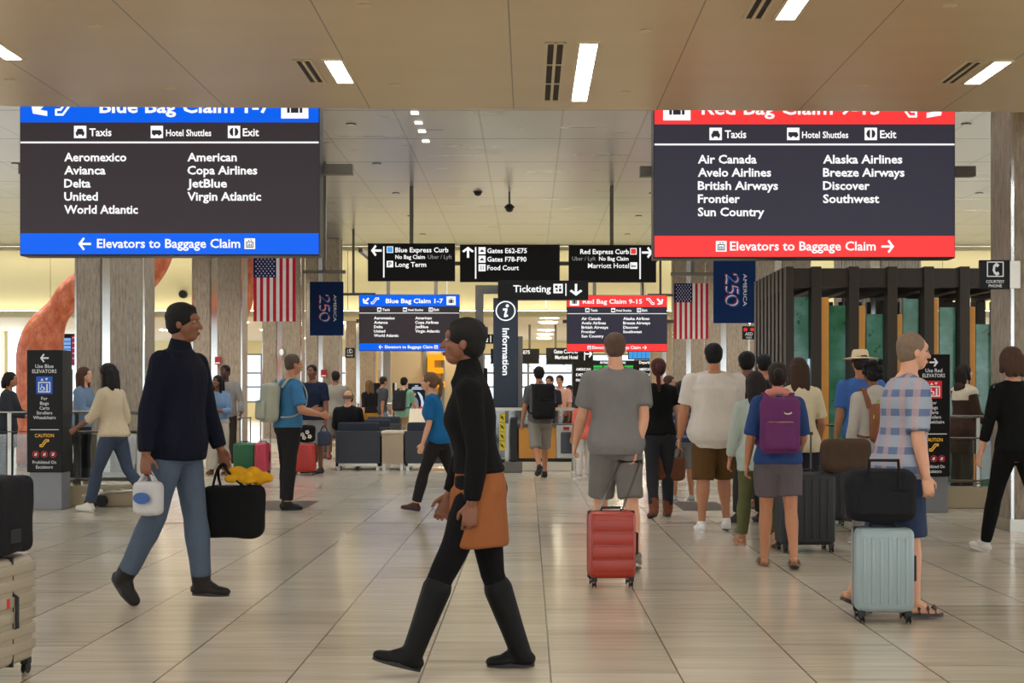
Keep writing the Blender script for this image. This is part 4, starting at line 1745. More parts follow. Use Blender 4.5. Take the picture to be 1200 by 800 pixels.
# plant by the desk
d = 26.6
t = thing('potted_plant', 'leafy green potted plant behind the desk rail beside the dark blue pylon', 'plant', (PXX(614, d), d, 0))
b = MB()
cx = PXX(614, d)
b.rings([[Vector((cx + r * math.cos(6.2832 * q / 16), d + r * math.sin(6.2832 * q / 16), z)) for q in range(16)] for r, z in ((.16, 0), (.22, .5), (.2, .5), (.19, .46))])
b.build('pot', paint('pot_grey', (110, 104, 96)), t, smooth=True)
b = MB()
rnd = random.Random(4)
for k in range(70):
    a, e = rnd.uniform(0, 6.28), rnd.uniform(-.2, 1.3)
    L = rnd.uniform(.3, .55)
    o = Vector((cx, d, .75 + rnd.uniform(-.2, .2)))
    dr = Vector((math.cos(a) * math.cos(e), math.sin(a) * math.cos(e), math.sin(e)))
    s, u, _ = frame_of(dr)
    p = o + dr * L
    b.add([o + dr * L * .4, p - dr * .02 + s * .05, p + dr * .12, p - dr * .02 - s * .05], [(0, 1, 2, 3)])
b.tube([(cx, d, .45), (cx, d, .95)], .02)
b.build('foliage', paint('leaf_green', (62, 92, 44), .5, 0, .25, 9), t, recalc=False)


# lounge sofas seen from behind
M_SOFA = cloth('sofa_navy_leather', (48, 52, 62), .1)
M_SOFB = paint('sofa_back_panel', (46, 48, 56), .5)
M_TABLE = paint('laminate_beige', (168, 150, 126), .45)


def sofa(label, px0, px1, d, depth=.8, back=True):
    x0, x1 = PXX(px0, d), PXX(px1, d)
    t = thing('lounge_sofa', label, 'sofa', ((x0 + x1) / 2, d, 0))
    b = MB()
    b.box(x0, x1, d, d + .06, .12, .68)
    b.build('back_panel', M_SOFB, t, bevel=.01)
    b = MB()
    b.rbox(x0 + .03, x1 - .03, d + .05, d + .27, .42, .83, .06)
    b.build('back_cushion', M_SOFA, t, smooth='all')
    b = MB()
    b.rbox(x0 + .03, x1 - .03, d + .2, d + depth, .26, .45, .05)
    b.build('seat_cushion', M_SOFA, t, smooth='all')
    b = MB()
    b.box(x0, x0 + .05, d + .02, d + depth, .12, .6)
    b.box(x1 - .05, x1, d + .02, d + depth, .12, .6)
    b.build('side_panel', M_SOFB, t, bevel=.01)
    b = MB()
    b.box(x0, x1, d + .02, d + .07, .07, .12)
    b.box(x0, x1, d + depth - .06, d + depth, .07, .12)
    for x in (x0 + .0, x1 - .05):
        b.box(x, x + .05, d + .02, d + depth, .07, .12)
    b.build('base_frame', M_STEEL2, t)
    for x in (x0 + .02, x1 - .07):
        for y in (d + .02, d + depth - .08):
            b = MB()
            b.box(x, x + .05, y, y + .05, 0, .07)
            b.build('leg', M_STEEL2, t)
    return t


sofa('nearest dark lounge sofa seen from behind, left of the beige side table', 393, 445.5, 24.4)
sofa('dark lounge sofa seen from behind, right of the beige side table', 474.5, 530, 24.4)
sofa('dark lounge sofa in the row behind the nearest sofa and bald man', 414, 458, 27.5)
sofa('dark lounge sofa deeper in the lounge behind the second sofa row', 428, 470, 31)
d = 24.4
t = thing('side_table', 'beige boxy side table between the two front lounge sofas', 'table', (PXX(460, d), d, 0))
x0, x1 = PXX(446.5, d), PXX(473.5, d)
b = MB()
b.box(x0, x1, d, d + .75, PZ(508, d), PZ(505, d))
b.build('table_top', paint('table_cream', (206, 190, 160), .35), t, bevel=.006)
b = MB()
b.box(x0 + .015, x1 - .015, d + .015, d + .73, .11, PZ(508, d))
b.build('table_box', M_TABLE, t)
for x in (x0 + .02, x1 - .07):
    b = MB()
    b.box(x, x + .05, d + .02, d + .7, 0, .11)
    b.build('table_skid', M_STEEL2, t)
d = 29.5
t = thing('service_counter', 'beige counter with a tilted panel behind the sofas, right of the backpacker', 'counter', (PXX(490, d), d, 0))
x0, x1 = PXX(476, d), PXX(505, d)
b = MB()
b.box(x0, x1, d, d + .6, 0, PZ(496, d))
b.build('counter_body', M_TABLE, t, bevel=.01)
b = MB()
b.prism([(0, PZ(496, d)), (.5, PZ(496, d)), (.5, PZ(479, d)), (.3, PZ(479, d))], Vector((x0 + .05, d, 0)), Vector((0, 1, 0)), Vector((0, 0, 1)), Vector((x1 - x0, 0, 0)))
b.build('tilted_panel', paint('counter_cream', (196, 184, 158), .5), t)
# clear bin of leaflets
d = 35.2
t = thing('leaflet_stand', 'bright glassy leaflet stand behind the sofas near the mustard shorts', 'stand', (PXX(455, d), d, 0))
b = MB()
b.box(PXX(449, d), PXX(461, d), d, d + .25, 0, PZ(497, d))
b.build('stand_base', M_STEEL2, t)
fc = Face(P(449, 479, d), d / F)
b = MB()
b.box(PXX(449, d), PXX(461, d), d, d + .03, PZ(497, d), PZ(479, d))
b.build('stand_panel', paint('stand_blue', (116, 150, 170), .3), t)
b = MB()
for r in range(3):
    for c in range(4):
        fc.rect(b, 1 + c * 2.7, 1 + r * 5.6, 3 + c * 2.7, 5.6 + r * 5.6, 1)
b.build('leaflets', paint('leaflet_white', (214, 224, 228)), t, recalc=False)

# screen totem and information board at the far left
d = 21.0
t = thing('video_totem', 'tall video totem with a violet lit face right of the blue elevator totem', 'screen', (PXX(75, d), d, 0))
b = MB()
b.box(PXX(71.5, d), PXX(82, d), d, d + .14, 0, PZ(432, d))
b.build('totem_frame', M_BLACK, t, bevel=.01)
fc = Face(P(71.5, 432, d), d / F)
b = MB()
fc.rect(b, 0.8, 2, 7, 52, 1, 0)
fc.rect(b, 0.8, 52, 7, 78, 1, 1)
b.build('totem_screen', [glow('screen_ice', (190, 214, 235)), glow('screen_violet', (150, 84, 196))], t, recalc=False)
d = 44.0
t = thing('flight_screen', 'small flight screen with blue rows and a crimson column left of the first column', 'screen', (PXX(82, d), d, PZ(427, d)))
b = MB()
b.box(PXX(70, d), PXX(90, d), d, d + .15, PZ(428, d), PZ(391, d))
b.build('screen_housing', M_BLACK, t)
fc = Face(P(70, 391, d), d / F)
b = MB()
for r in range(7):
    fc.rect(b, 1, 5 + r * 4.5, 13, 8.6 + r * 4.5, 1, 0)
fc.rect(b, 14, 2, 19.6, 36, 1, 1)
for r in range(5):
    fc.rect(b, 15, 4 + r * 6, 18.6, 5.4 + r * 6, 2, 0)
b.build('screen_rows', [glow('rows_blue', (126, 168, 226)), glow('rows_crimson', (150, 26, 54))], t, recalc=False)
b = MB()
b.box(PXX(79, d), PXX(81, d), d + .04, d + .12, 0, PZ(428, d))
b.build('screen_post', M_POLE, t)

# plain curved coral sculpture behind the left columns
def coral():
    m, tt = base_mat('coral_paint', .5, 0, .4)
    co = tt.coord()
    o = tt.xyz(co)
    n = tt.noise(tt.comb(tt.math('MULTIPLY', o[0], 2.0), tt.math('MULTIPLY', o[1], 2.0), tt.math('MULTIPLY', o[2], 1.2)), 4.0, 5.0, .65)
    tt.link(tt.ramp(n, [(.3, lin((176, 82, 48))), (.5, lin((206, 108, 70))), (.72, lin((226, 146, 106)))]), tt.bsdf.inputs['Base Color'])
    tt.bump(n, .5, .06)
    return m


M_CORAL = coral()
d = 26.0


def smooth_path(pts, n=8):
    out = []
    m = len(pts)
    for i in range(m - 1):
        p0, p1, p2, p3 = (np.array(pts[max(i - 1, 0)], float), np.array(pts[i], float), np.array(pts[i + 1], float), np.array(pts[min(i + 2, m - 1)], float))
        for k in range(n):
            u = k / n
            out.append(.5 * ((2 * p1) + (p2 - p0) * u + (2 * p0 - 5 * p1 + 4 * p2 - p3) * u * u + (3 * p1 - p0 - 3 * p2 + p3) * u ** 3))
    out.append(np.array(pts[-1], float))
    return out


t = thing('curved_sculpture', 'huge smooth coral orange curved sculpture rising behind the left columns', 'sculpture', (PXX(60, d), d, 0))
b = MB()
pp = smooth_path([(40, 546, 20), (41, 500, 21), (44, 450, 24), (47, 412, 26), (54, 386, 22), (69, 363, 15), (84, 346, 18), (105, 334, 20), (135, 334, 21), (163, 323, 22), (181, 292, 22), (184, 240, 22), (176, 190, 20)])
b.tube([P(q[0], q[1], d) for q in pp], [q[2] * d / F for q in pp], 22)
b.build('curved_body', M_CORAL, t, smooth='all')
b = MB()
pp = smooth_path([(140, 526, 9), (184, 474, 10), (214, 434, 11), (250, 402, 12), (280, 366, 12), (287, 320, 12), (286, 260, 11), (280, 230, 8)])
dd = 33.2
b.tube([P(q[0], q[1], dd) for q in pp], [q[2] * dd / F for q in pp], 16)
b.build('curved_limb', M_CORAL, t, smooth='all')


# ================================================================== LUGGAGE
def suitcase(label, loc, rz, w, dp, h, c, handle=0.0, group=None, vertical=True, name='suitcase', rough=.35):
    """wheeled hard case: shell with ribs, zip seam, corner wheels, grips and a telescopic handle"""
    t = thing(name, label, 'suitcase', loc, rz, group)
    mm = paint('shell_%d_%d_%d' % c, c, rough, 0, .05)
    z0, z1 = .065, h
    b = MB()
    b.rbox(-w / 2, w / 2, -dp / 2, dp / 2, z0, z1, min(.05, dp * .25), 6)
    n = 6
    if vertical:
        for k in range(n):
            x = -w / 2 + w * (k + 1) / (n + 1)
            for s in (-1, 1):
                b.rbox(x - w * .035, x + w * .035, s * dp / 2 - .007, s * dp / 2 + .007, z0 + .05, z1 - .05, .006, 3)
    else:
        for k in range(4):
            z = z0 + (z1 - z0) * (k + 1) / 5.0
            hh = (z1 - z0) * .085
            for s in (-1, 1):
                b.rbox(-w / 2 + .02, w / 2 - .02, s * dp / 2 - .007, s * dp / 2 + .007, z - hh, z + hh, .006, 3)
    b.build('shell', mm, t, local=True, smooth=True)
    b = MB()
    b.rbox(-w / 2 - .002, w / 2 + .002, -.006, .006, z0 - .002, z1 + .002, .005, 3)
    b.build('zip_seam', M_RUB, t, local=True)
    for sx in (-1, 1):
        for sy in (-1, 1):
            b = MB()
            x, y = sx * (w / 2 - .035), sy * (dp / 2 - .035)
            b.tube([(x - .012, y, .026), (x + .012, y, .026)], .026, 14)
            wh = b.build('wheel', M_RUB, t, local=True, smooth=True)
            b = MB()
            b.box(x - .018, x + .018, y - .018, y + .018, .045, z0 + .01)
            b.build('wheel_housing', M_RUB, wh, local=True)
    b = MB()
    b.tube([(-.07, 0, z1), (-.06, 0, z1 + .022), (.06, 0, z1 + .022), (.07, 0, z1)], .009, 8)
    b.build('top_grip', M_RUB, t, local=True, smooth=True)
    b = MB()
    x = w / 2
    zc = (z0 + z1) / 2
    b.tube([(x, 0, zc - .08), (x + .02, 0, zc - .07), (x + .02, 0, zc + .07), (x, 0, zc + .08)], .009, 8)
    b.build('side_grip', M_RUB, t, local=True, smooth=True)
    if handle:
        b = MB()
        yb = dp / 2 - .03
        for s in (-1, 1):
            b.tube([(s * .085, yb, z1 - .01), (s * .085, yb, handle)], .009, 8)
        b.tube([(-.1, yb, handle), (.1, yb, handle)], .016, 10)
        b.build('telescopic_handle', M_DARKMETAL, t, local=True, smooth=True)
    return t


def at(px, d):
    return (PXX(px, d), d, 0.0)


# cream case with a black bag on top at the left edge
d = 6.42
t = suitcase('cream hard suitcase cut off by the left edge, black bag on top', (PXX(-16, d), d, 0), math.radians(-8), .26, .44, .56, (158, 147, 126), 0, vertical=True)
b = MB()
b.obox((.136, -.06, .36), (.004, .014, .022), (Vector((1, 0, 0)), Vector((0, 1, 0)), Vector((0, 0, 1))))
b.build('red_tag', paint('tag_red', (190, 40, 34)), t, local=True)
b = MB()
for k in range(6):
    z = .12 + .072 * k
    b.rbox(.112, .139, -.2, .2, z, z + .05, .01, 3)
b.build('side_ribs', paint('shell_158_147_126', (158, 147, 126)), t, local=True, smooth=True)
M_BAG = cloth('black_nylon', (30, 30, 33), .3)
t = thing('travel_bag', 'black fabric travel bag standing on the cream suitcase at the left edge', 'bag', (PXX(-22, d), d, .572), math.radians(-8))
b = MB()
b.rbox(-.16, .17, -.2, .2, 0, .36, .05, 6)
mb_ = b
me = remesh(mb_, .012, 4, .006, 20, 3)
link_mesh('bag_body', me, M_BAG, t)
b = MB()
b.tube([(-.06, -.2, .3), (-.05, -.21, .42), (.06, -.21, .42), (.07, -.2, .3)], .012, 8)
b.build('bag_handle', M_BAG, t, local=True, smooth=True)
b = MB()
b.rbox(.166, .182, -.06, .03, .06, .12, .006, 3)
b.build('bag_buckle', M_RUB, t, local=True)

d = ground(687)
RED_D = d
suitcase('orange red hard suitcase with horizontal ribs towed in the centre right', at(716, d), math.radians(4), .32, .23, .515, (158, 48, 30), .0, vertical=False)
d = ground(556)
suitcase('green hard suitcase with its handle up beside the couple', at(287, d), math.radians(8), .36, .24, .52, (14, 92, 46), .93)
suitcase('pink hard suitcase left of the man in black trousers', at(308, ground(557)), math.radians(-10), .20, .30, .53, (190, 60, 82), .98)
suitcase('red hard suitcase standing in front of the man in navy', at(357, ground(557)), 0, .36, .24, .52, (172, 44, 34), .0)
suitcase('black upright suitcase in front, right of the purple backpack woman', at(943, ground(646)), math.radians(6), .46, .27, .66, (26, 26, 28), .98, rough=.6)
suitcase('black suitcase further back between the hat wearer and the front black one', at(966, ground(616)), math.radians(-6), .40, .26, .60, (34, 34, 37), 1.0, rough=.6)
d = ground(724)
BLUE_D = d = d - .12
t = suitcase('pale blue hard suitcase with a black bag strapped on top, beside the plaid shirt', at(1034, d), math.radians(-4), .33, .24, .545, (140, 156, 158), 0.0)
t = thing('duffel_bag', 'black duffel bag standing on the pale blue suitcase', 'bag', (PXX(1031, d), d, .572), math.radians(-4))
b = MB()
b.rbox(-.2, .2, -.12, .12, 0, .3, .08, 6)
link_mesh('bag_body', remesh(b, .012, 4, .008, 20, 5), M_BAG, t)
b = MB()
b.tube([(-.09, -.12, .2), (-.08, -.13, .36), (.08, -.13, .36), (.09, -.12, .2)], .011, 8)
b.build('bag_handle', M_BAG, t, local=True, smooth=True)
b = MB()
b.rbox(-.14, .14, -.135, -.11, .05, .18, .01, 3)
b.build('bag_pocket', M_BAG, t, local=True)

# ================================================================== PEOPLE
X3, Y3, Z3 = Vector((1, 0, 0)), Vector((0, 1, 0)), Vector((0, 0, 1))
SKIN = {'light': (206, 152, 122), 'tan': (176, 120, 88), 'brown': (122, 78, 56), 'dark': (82, 54, 42)}


def skin_mat(k):
    nm = 'skin_' + k
    if nm in MATS:
        return MATS[nm]
    return paint(nm, SKIN[k], .5, 0, .06, 14, .1, 90, .35)


def rot_x(v, a):
    c, s = math.cos(a), math.sin(a)
    return Vector((v.x, v.y * c - v.z * s, v.y * s + v.z * c))


class Skel:
    """joints of a 1.75 m figure facing +Y with its right hand towards +X"""
    def __init__(self, pose, fem, bulk):
        R = math.radians
        self.fem, self.bulk = fem, bulk
        self.lean = R(pose.get('lean', 3))
        self.tw = R(pose.get('twist', 0))
        self.C = Vector((0, 0, .93))
        sh = .158 if fem else .182
        sh *= 1 + (bulk - 1) * .6
        hp = .088
        self.hip, self.knee, self.ank, self.foot = {}, {}, {}, {}
        for k, s in (('L', -1), ('R', 1)):
            hf, kf, ab, fp = (tuple(pose.get('leg' + k, (0, 2, 3, 0))) + (0, 0, 0, 0))[:4]
            hf, kf, ab = R(hf), R(kf), R(ab)
            h = Vector((s * hp, 0, .90))

            def D(a):
                return Vector((s * math.sin(ab), math.sin(a) * math.cos(ab), -math.cos(a) * math.cos(ab)))
            kn = h + D(hf) * .425
            an = kn + D(hf - kf) * .405
            self.hip[k], self.knee[k], self.ank[k] = h, kn, an
            f = R(fp)
            out = s * R(pose.get('toeout', 6))
            self.foot[k] = (Vector((math.sin(out) * math.cos(f), math.cos(out) * math.cos(f), -math.sin(f))),
                            Vector((math.sin(out) * math.sin(f), math.cos(out) * math.sin(f), math.cos(f))))
        self.sho, self.elb, self.wri, self.hand = {}, {}, {}, {}
        for k, s in (('L', -1), ('R', 1)):
            fl, ab, el, ab2 = (tuple(pose.get('arm' + k, (0, 8, 12, 2))) + (0,) * 4)[:4]
            fl, ab, el, ab2 = R(fl), R(ab), R(el), R(ab2)
            p = self.T(Vector((s * sh, 0, 1.402)))

            def D(a, q):
                v = Vector((s * math.sin(q), math.sin(a) * math.cos(q), -math.cos(a) * math.cos(q)))
                return self.yaw(v, 1.0)
            d1, d2 = D(fl, ab), D(fl + el, ab2)
            e = p + d1 * .29
            w = e + d2 * .255
            self.sho[k], self.elb[k], self.wri[k] = p, e, w
            th = self.yaw(Vector((0, math.cos(fl + el), math.sin(fl + el))), 1.0)
            th = (th - d2 * th.dot(d2)).normalized()
            pn = d2.cross(th).normalized()
            inward = self.yaw(Vector((-s, 0, 0)), 1.0)
            if pn.dot(inward) < 0:
                pn = -pn
            self.hand[k] = (d2.normalized(), th, pn)
        # head
        hy, hpch = pose.get('head', (0, 0))
        n = self.T(Vector((0, 0.0, 1.50)))
        n2 = self.T(Vector((0, .022, 1.56)))
        self.neck0, self.neck1 = n, n2
        Rm = Matrix.Rotation(self.tw + R(hy), 3, 'Z') @ Matrix.Rotation(-R(hpch) - self.lean * .35, 3, 'X')
        self.HR = Rm
        self.HO = n2 + Rm @ Vector((0, .012, .085))
        # stand the lower foot on the ground
        low = 9
        for k in 'LR':
            f, u = self.foot[k]
            a = self.ank[k]
            low = min(low, (a - f * .055 - u * .085).z, (a + f * .17 - u * .085).z)
        self.dz = -low if 'z' not in pose else pose['z']

    def yaw(self, v, t):
        a = self.tw * t
        c, s = math.cos(a), math.sin(a)
        return Vector((v.x * c - v.y * s, v.x * s + v.y * c, v.z))

    def T(self, p):
        """torso point: lean about the pelvis, twist towards the shoulders"""
        t = max(0.0, min(1.0, (p.z - .95) / .45))
        q = self.yaw(p, t)
        q = q - self.C
        # a gentle curve instead of a hinge
        a = -self.lean * max(0.0, min(1.0, (p.z - .85) / .35))
        return rot_x(q, a) + self.C

    def H(self, v):
        return self.HO + self.HR @ Vector(v)


MALE = [(.80, .085, .075, 0), (.86, .145, .108, -.008), (.93, .168, .118, -.008), (1.02, .156, .108, 0), (1.10, .146, .103, .004), (1.20, .152, .110, .006), (1.30, .166, .117, .006), (1.375, .176, .108, .0), (1.425, .160, .086, -.004), (1.46, .110, .072, -.004), (1.505, .062, .060, 0)]
FEMALE = [(.80, .085, .078, 0), (.86, .152, .112, -.012), (.92, .172, .122, -.012), (1.00, .155, .106, -.004), (1.09, .128, .092, .004), (1.18, .134, .100, .010), (1.27, .146, .120, .020), (1.35, .152, .100, .006), (1.41, .140, .080, -.004), (1.45, .092, .066, -.004), (1.50, .054, .052, 0)]


def torso_rings(S, z0, z1, add=0.0, hemadd=0.0, n=26, flare=None):
    prof = FEMALE if S.fem else MALE
    zs = [p[0] for p in prof]
    out = []
    steps = max(4, int((z1 - z0) / .035))
    for i in range(steps + 1):
        z = z0 + (z1 - z0) * i / steps
        a = np.interp(z, zs, [p[1] for p in prof])
        c = np.interp(z, zs, [p[2] for p in prof])
        y = np.interp(z, zs, [p[3] for p in prof])
        bb = S.bulk if z < 1.36 else 1 + (S.bulk - 1) * .5
        a, c = a * (1 + (bb - 1) * .8), c * bb
        if z < .86:
            a = max(a, np.interp(.86, zs, [p[1] for p in prof]) * (.96 if hemadd else .6))
            c = max(c, .1 if hemadd else c)
        h = hemadd * max(0.0, min(1.0, (1.15 - z) / .3))
        a, c = a + add + h, c + add + h
        ring = []
        for k in range(n):
            t = 2 * math.pi * k / n
            ct, st = math.cos(t), math.sin(t)
            e = .88
            ring.append(S.T(Vector((a * math.copysign(abs(ct) ** e, ct), y + c * math.copysign(abs(st) ** e, st), z))))
        out.append(ring)
    return out


def limbs(S, k):
    b = 1 + (S.bulk - 1) * .55
    f = .92 if S.fem else 1.0
    g = 1.04 if S.fem else 1.0
    return dict(
        ua=[(0, .056 * f * b), (.35, .050 * f * b), (.7, .044 * f * b), (1, .040 * f * b)],
        fa=[(0, .040 * f * b), (.25, .043 * f * b), (.65, .034 * f * b), (1, .026 * f)],
        th=[(0, .086 * g * b), (.3, .082 * g * b), (.7, .063 * b), (1, .054 * b)],
        sh=[(0, .052 * b), (.28, .056 * b), (.65, .043), (1, .035)])


def body_mesh(S, vox, detail):
    b = MB()
    b.rings(torso_rings(S, .80, 1.505))
    for k, s in (('L', -1), ('R', 1)):
        L = limbs(S, k)
        b.seg(S.sho[k], S.elb[k], L['ua'])
        b.ball(S.sho[k] + Vector((0, 0, .0)), (.058 * S.bulk ** .5, .058, .058), n=14, m=8)
        b.seg(S.elb[k], S.wri[k], L['fa'])
        b.seg(S.hip[k], S.knee[k], L['th'])
        b.seg(S.knee[k], S.ank[k], L['sh'])
        b.seg(S.knee[k] + (S.ank[k] - S.knee[k]) * .12 + Vector((0, -.012, 0)), S.knee[k] + (S.ank[k] - S.knee[k]) * .5 + Vector((0, -.014, 0)), [(0, .04), (.5, .046), (1, .03)])
        f, u = S.foot[k]
        a = S.ank[k]
        b.seg(a - f * .03 - u * .045, a + f * .10 - u * .06, [(0, .034), (1, .026)], flat=.8)
        b.seg(a, a + f * .09 - u * .05, [(0, .036), (1, .022)])
        sd = f.cross(u)
        b.seg(a + f * .085 - u * .068, a + f * .15 - u * .072, [(0, .040), (1, .026)], flat=.42, side=sd)
        # hand: palm, four fingers of unequal length, thumb off the side of the palm
        d, t, pn = S.hand[k]
        w = S.wri[k]
        cu = S.curl
        b.seg(w, w + d * .078, [(0, .026), (.4, .037), (1, .039)], flat=.40, side=t)
        r = .0078 if detail else .0095
        for q, (off, ln) in enumerate(((.031, .072), (.0105, .081), (-.0105, .075), (-.031, .058))):
            p = w + d * .082 + t * off
            ang = 0
            dd = d + t * (off * 1.2)
            for j, (fr, bend) in enumerate(((.45, .55), (.30, .9), (.25, .6))):
                ang += bend * cu * 1.5
                v = (dd * math.cos(ang) + pn * math.sin(ang)).normalized()
                p2 = p + v * ln * fr
                b.seg(p, p2, [(0, r * (1 - .06 * j)), (1, r * (.95 - .08 * j))], n=8)
                p = p2
        p = w + d * .025 + t * .028
        v = (t * .62 + d * .68 + pn * .35).normalized()
        p2 = p + v * .042
        b.seg(p - v * .01, p2, [(0, .014), (1, .0105)], n=8)
        v2 = (t * .15 + d * .85 + pn * (.35 + cu * .5)).normalized()
        b.seg(p2, p2 + v2 * .034, [(0, .0105), (1, .0085)], n=8)
    for s in (-1, 1):
        b.seg(S.T(Vector((s * .035, -.014, 1.465))), S.sho['L' if s < 0 else 'R'] + Vector((0, 0, .012)), [(0, .036), (1, .034)])
    # neck and head
    b.seg(S.neck0 - Z3 * .02, S.HO + S.HR @ Vector((0, -.022, -.03)), [(0, .058 if not S.fem else .050), (1, .053 if not S.fem else .045)])
    R = S.HR
    b.ball(S.H((0, -.014, .030)), (.074, .093, .086), R)
    b.ball(S.H((0, .016, -.022)), (.063, .068, .072), R)
    b.ball(S.H((0, .034, -.070)), (.040, .044, .040), R)
    b.ball(S.H((0, .052, .036)), (.056, .036, .03), R)            # brow
    b.seg(S.H((0, .080, .012)), S.H((0, .100, -.026)), [(0, .008), (1, .0135)], n=10)
    for s in (-1, 1):
        b.ball(S.H((s * .038, .056, -.022)), (.022, .02, .018), R, 10, 8)     # cheek
        b.ball(S.H((s * .0745, -.010, -.008)), (.011, .019, .030), R, 10, 8)  # ear
    b.ball(S.H((0, .074, -.060)), (.024, .014, .012), R, 10, 8)
    return remesh(b, vox, 3)


def fin(me, S, k):
    M = Matrix.Scale(k, 4) @ Matrix.Translation((0, 0, S.dz))
    me.transform(M)
    return me


def top_mesh(S, o, vox, seed):
    """shirt, sweater or jacket over the torso and arms"""
    add = o.get('add', .014)
    b = MB()
    z0 = o.get('hem', .86)
    b.rings(torso_rings(S, z0, o.get('neck', 1.475), add, o.get('hemadd', .022)))
    sl = o.get('sleeve', .6)
    for k in 'LR':
        L = limbs(S, k)
        sa = add * .62 + o.get('sadd', .005)
        b.ball(S.sho[k] + Vector((0, 0, -.006)), (.054 + add * .8, .056 + add * .8, .056 + add * .8), n=14, m=8)
        if sl > 0:
            f = min(1.0, sl)
            b.seg(S.sho[k], S.sho[k].lerp(S.elb[k], f), [(t * 1.0, np.interp(t * f, [p[0] for p in L['ua']], [p[1] for p in L['ua']]) + sa + (.01 * t if sl < 1 else 0)) for t in (0, .5, 1)], cut=sl < 1)
        if sl > 1:
            f = min(.96, sl - 1)
            b.seg(S.elb[k], S.elb[k].lerp(S.wri[k], f), [(t, np.interp(t * f, [p[0] for p in L['fa']], [p[1] for p in L['fa']]) + sa) for t in (0, .5, 1)], cut=True)
    for s in (-1, 1):
        k = 'L' if s < 0 else 'R'
        b.seg(S.T(Vector((s * .05, -.012, 1.445))), S.sho[k] + Vector((0, 0, .012)), [(0, .040 + add * .9), (1, .038 + add * .7)])
    if o.get('collar'):
        b.seg(S.neck0 - Z3 * .05, S.neck0 + Z3 * .025, [(0, .098), (.5, .080), (1, .068)])
    if o.get('hood'):
        b.ball(S.T(Vector((0, -.075, 1.46))), (.10, .055, .07))
    return remesh(b, vox, o.get('smooth', 5), o.get('fold', .0055), 16, seed)


def bottom_mesh(S, o, vox, seed):
    kind = o['kind']
    add = o.get('add', .014)
    b = MB()
    zt = o.get('waist', 1.0)
    b.rings(torso_rings(S, .80, zt, add * .8 + .004))
    if kind == 'skirt':
        n = 26
        rings = []
        z1 = o.get('len', .55)
        for i in range(9):
            t = i / 8.0
            z = .92 + (z1 - .92) * t
            c = Vector((0, 0, z))
            kl, kr = S.hip['L'].lerp(S.knee['L'], min(1, t)), S.hip['R'].lerp(S.knee['R'], min(1, t))
            ya, yb = sorted((kl.y * o.get('spread', 1), kr.y * o.get('spread', 1)))
            cy = (ya + yb) / 2 * t
            a = .178 + o.get('flare', .02) * t + add
            dd = .125 + add + (yb - ya) / 2 * t + .01 * t
            rings.append([Vector((a * math.cos(2 * math.pi * q / n), cy + dd * math.sin(2 * math.pi * q / n), z)) for q in range(n)])
        b.rings(rings)
    else:
        f2 = {'shorts': 0.0, 'trousers': .93, 'leggings': .95, 'wide': .96}[kind]
        f1 = o.get('len', .92) if kind == 'shorts' else 1.0
        for k in 'LR':
            L = limbs(S, k)
            tp = [p[0] for p in L['th']]
            tr = [p[1] for p in L['th']]
            ex = .02 if kind == 'shorts' else 0
            if kind == 'wide':
                ex = .02
            b.seg(S.hip[k], S.hip[k].lerp(S.knee[k], f1), [(t, np.interp(t * f1, tp, tr) + add + ex * t) for t in (0, .33, .66, 1)], cut=not f2)
            if f2:
                sp = [p[0] for p in L['sh']]
                sr = [p[1] for p in L['sh']]
                wid = {'trousers': .012, 'leggings': 0, 'wide': .045}[kind]
                b.seg(S.knee[k], S.knee[k].lerp(S.ank[k], f2), [(t, np.interp(t * f2, sp, sr) + add + ex + wid * t) for t in (0, .33, .66, 1)], cut=kind != 'leggings')
    return remesh(b, vox, o.get('smooth', 4), o.get('fold', .005), 17, seed + 5)


def shoe_meshes(S, kind, vox):
    """returns [(upper, sole)] for each foot"""
    out = []
    for k in 'LR':
        f, u = S.foot[k]
        a = S.ank[k]
        sd = f.cross(u)
        b = MB()
        if kind == 'sandal':
            pass
        else:
            b.seg(a - f * .028 - u * .048, a + f * .10 - u * .058, [(0, .044), (.5, .044), (1, .038)], flat=.85)
            b.seg(a + f * .07 - u * .054, a + f * .142 - u * .058, [(0, .050), (.6, .050), (1, .044)], flat=.62, side=sd)
            b.seg(a - u * .01, a + f * .08 - u * .045, [(0, .045), (1, .034)])
            if kind in ('boot', 'tallboot'):
                h = .10 if kind == 'boot' else .33
                up = (S.knee[k] - S.ank[k]).normalized()
                b.seg(a - u * .03, a + up * h, [(0, .054), (.4, .060), (1, .060 if kind == 'boot' else .074)])
            me = remesh(b, vox, 3)
            out.append([k, me, None])
        s = MB()
        n = 18
        ring = []
        for i in range(n):
            t = 2 * math.pi * i / n
            x = math.cos(t)
            ring.append((x * .122 + .058, math.sin(t) * (.046 if x > 0 else .039)))
        hs = .030 if kind != 'sandal' else .022
        c0 = [a + f * p[0] + sd * p[1] - u * .086 for p in ring]
        c1 = [a + f * p[0] + sd * p[1] * 1.02 - u * (.086 - hs) for p in ring]
        s.rings([c0, c1])
        if kind == 'sandal':
            for q in (.02, .075, .12):
                s.tube([a + f * q + sd * (.048 * math.cos(w)) + u * (-.075 + .055 * math.sin(w)) for w in (0.1, .8, 1.57, 2.3, 3.04)], .010, 6)
            out.append([k, None, s])
        else:
            out[-1][2] = s
    return out


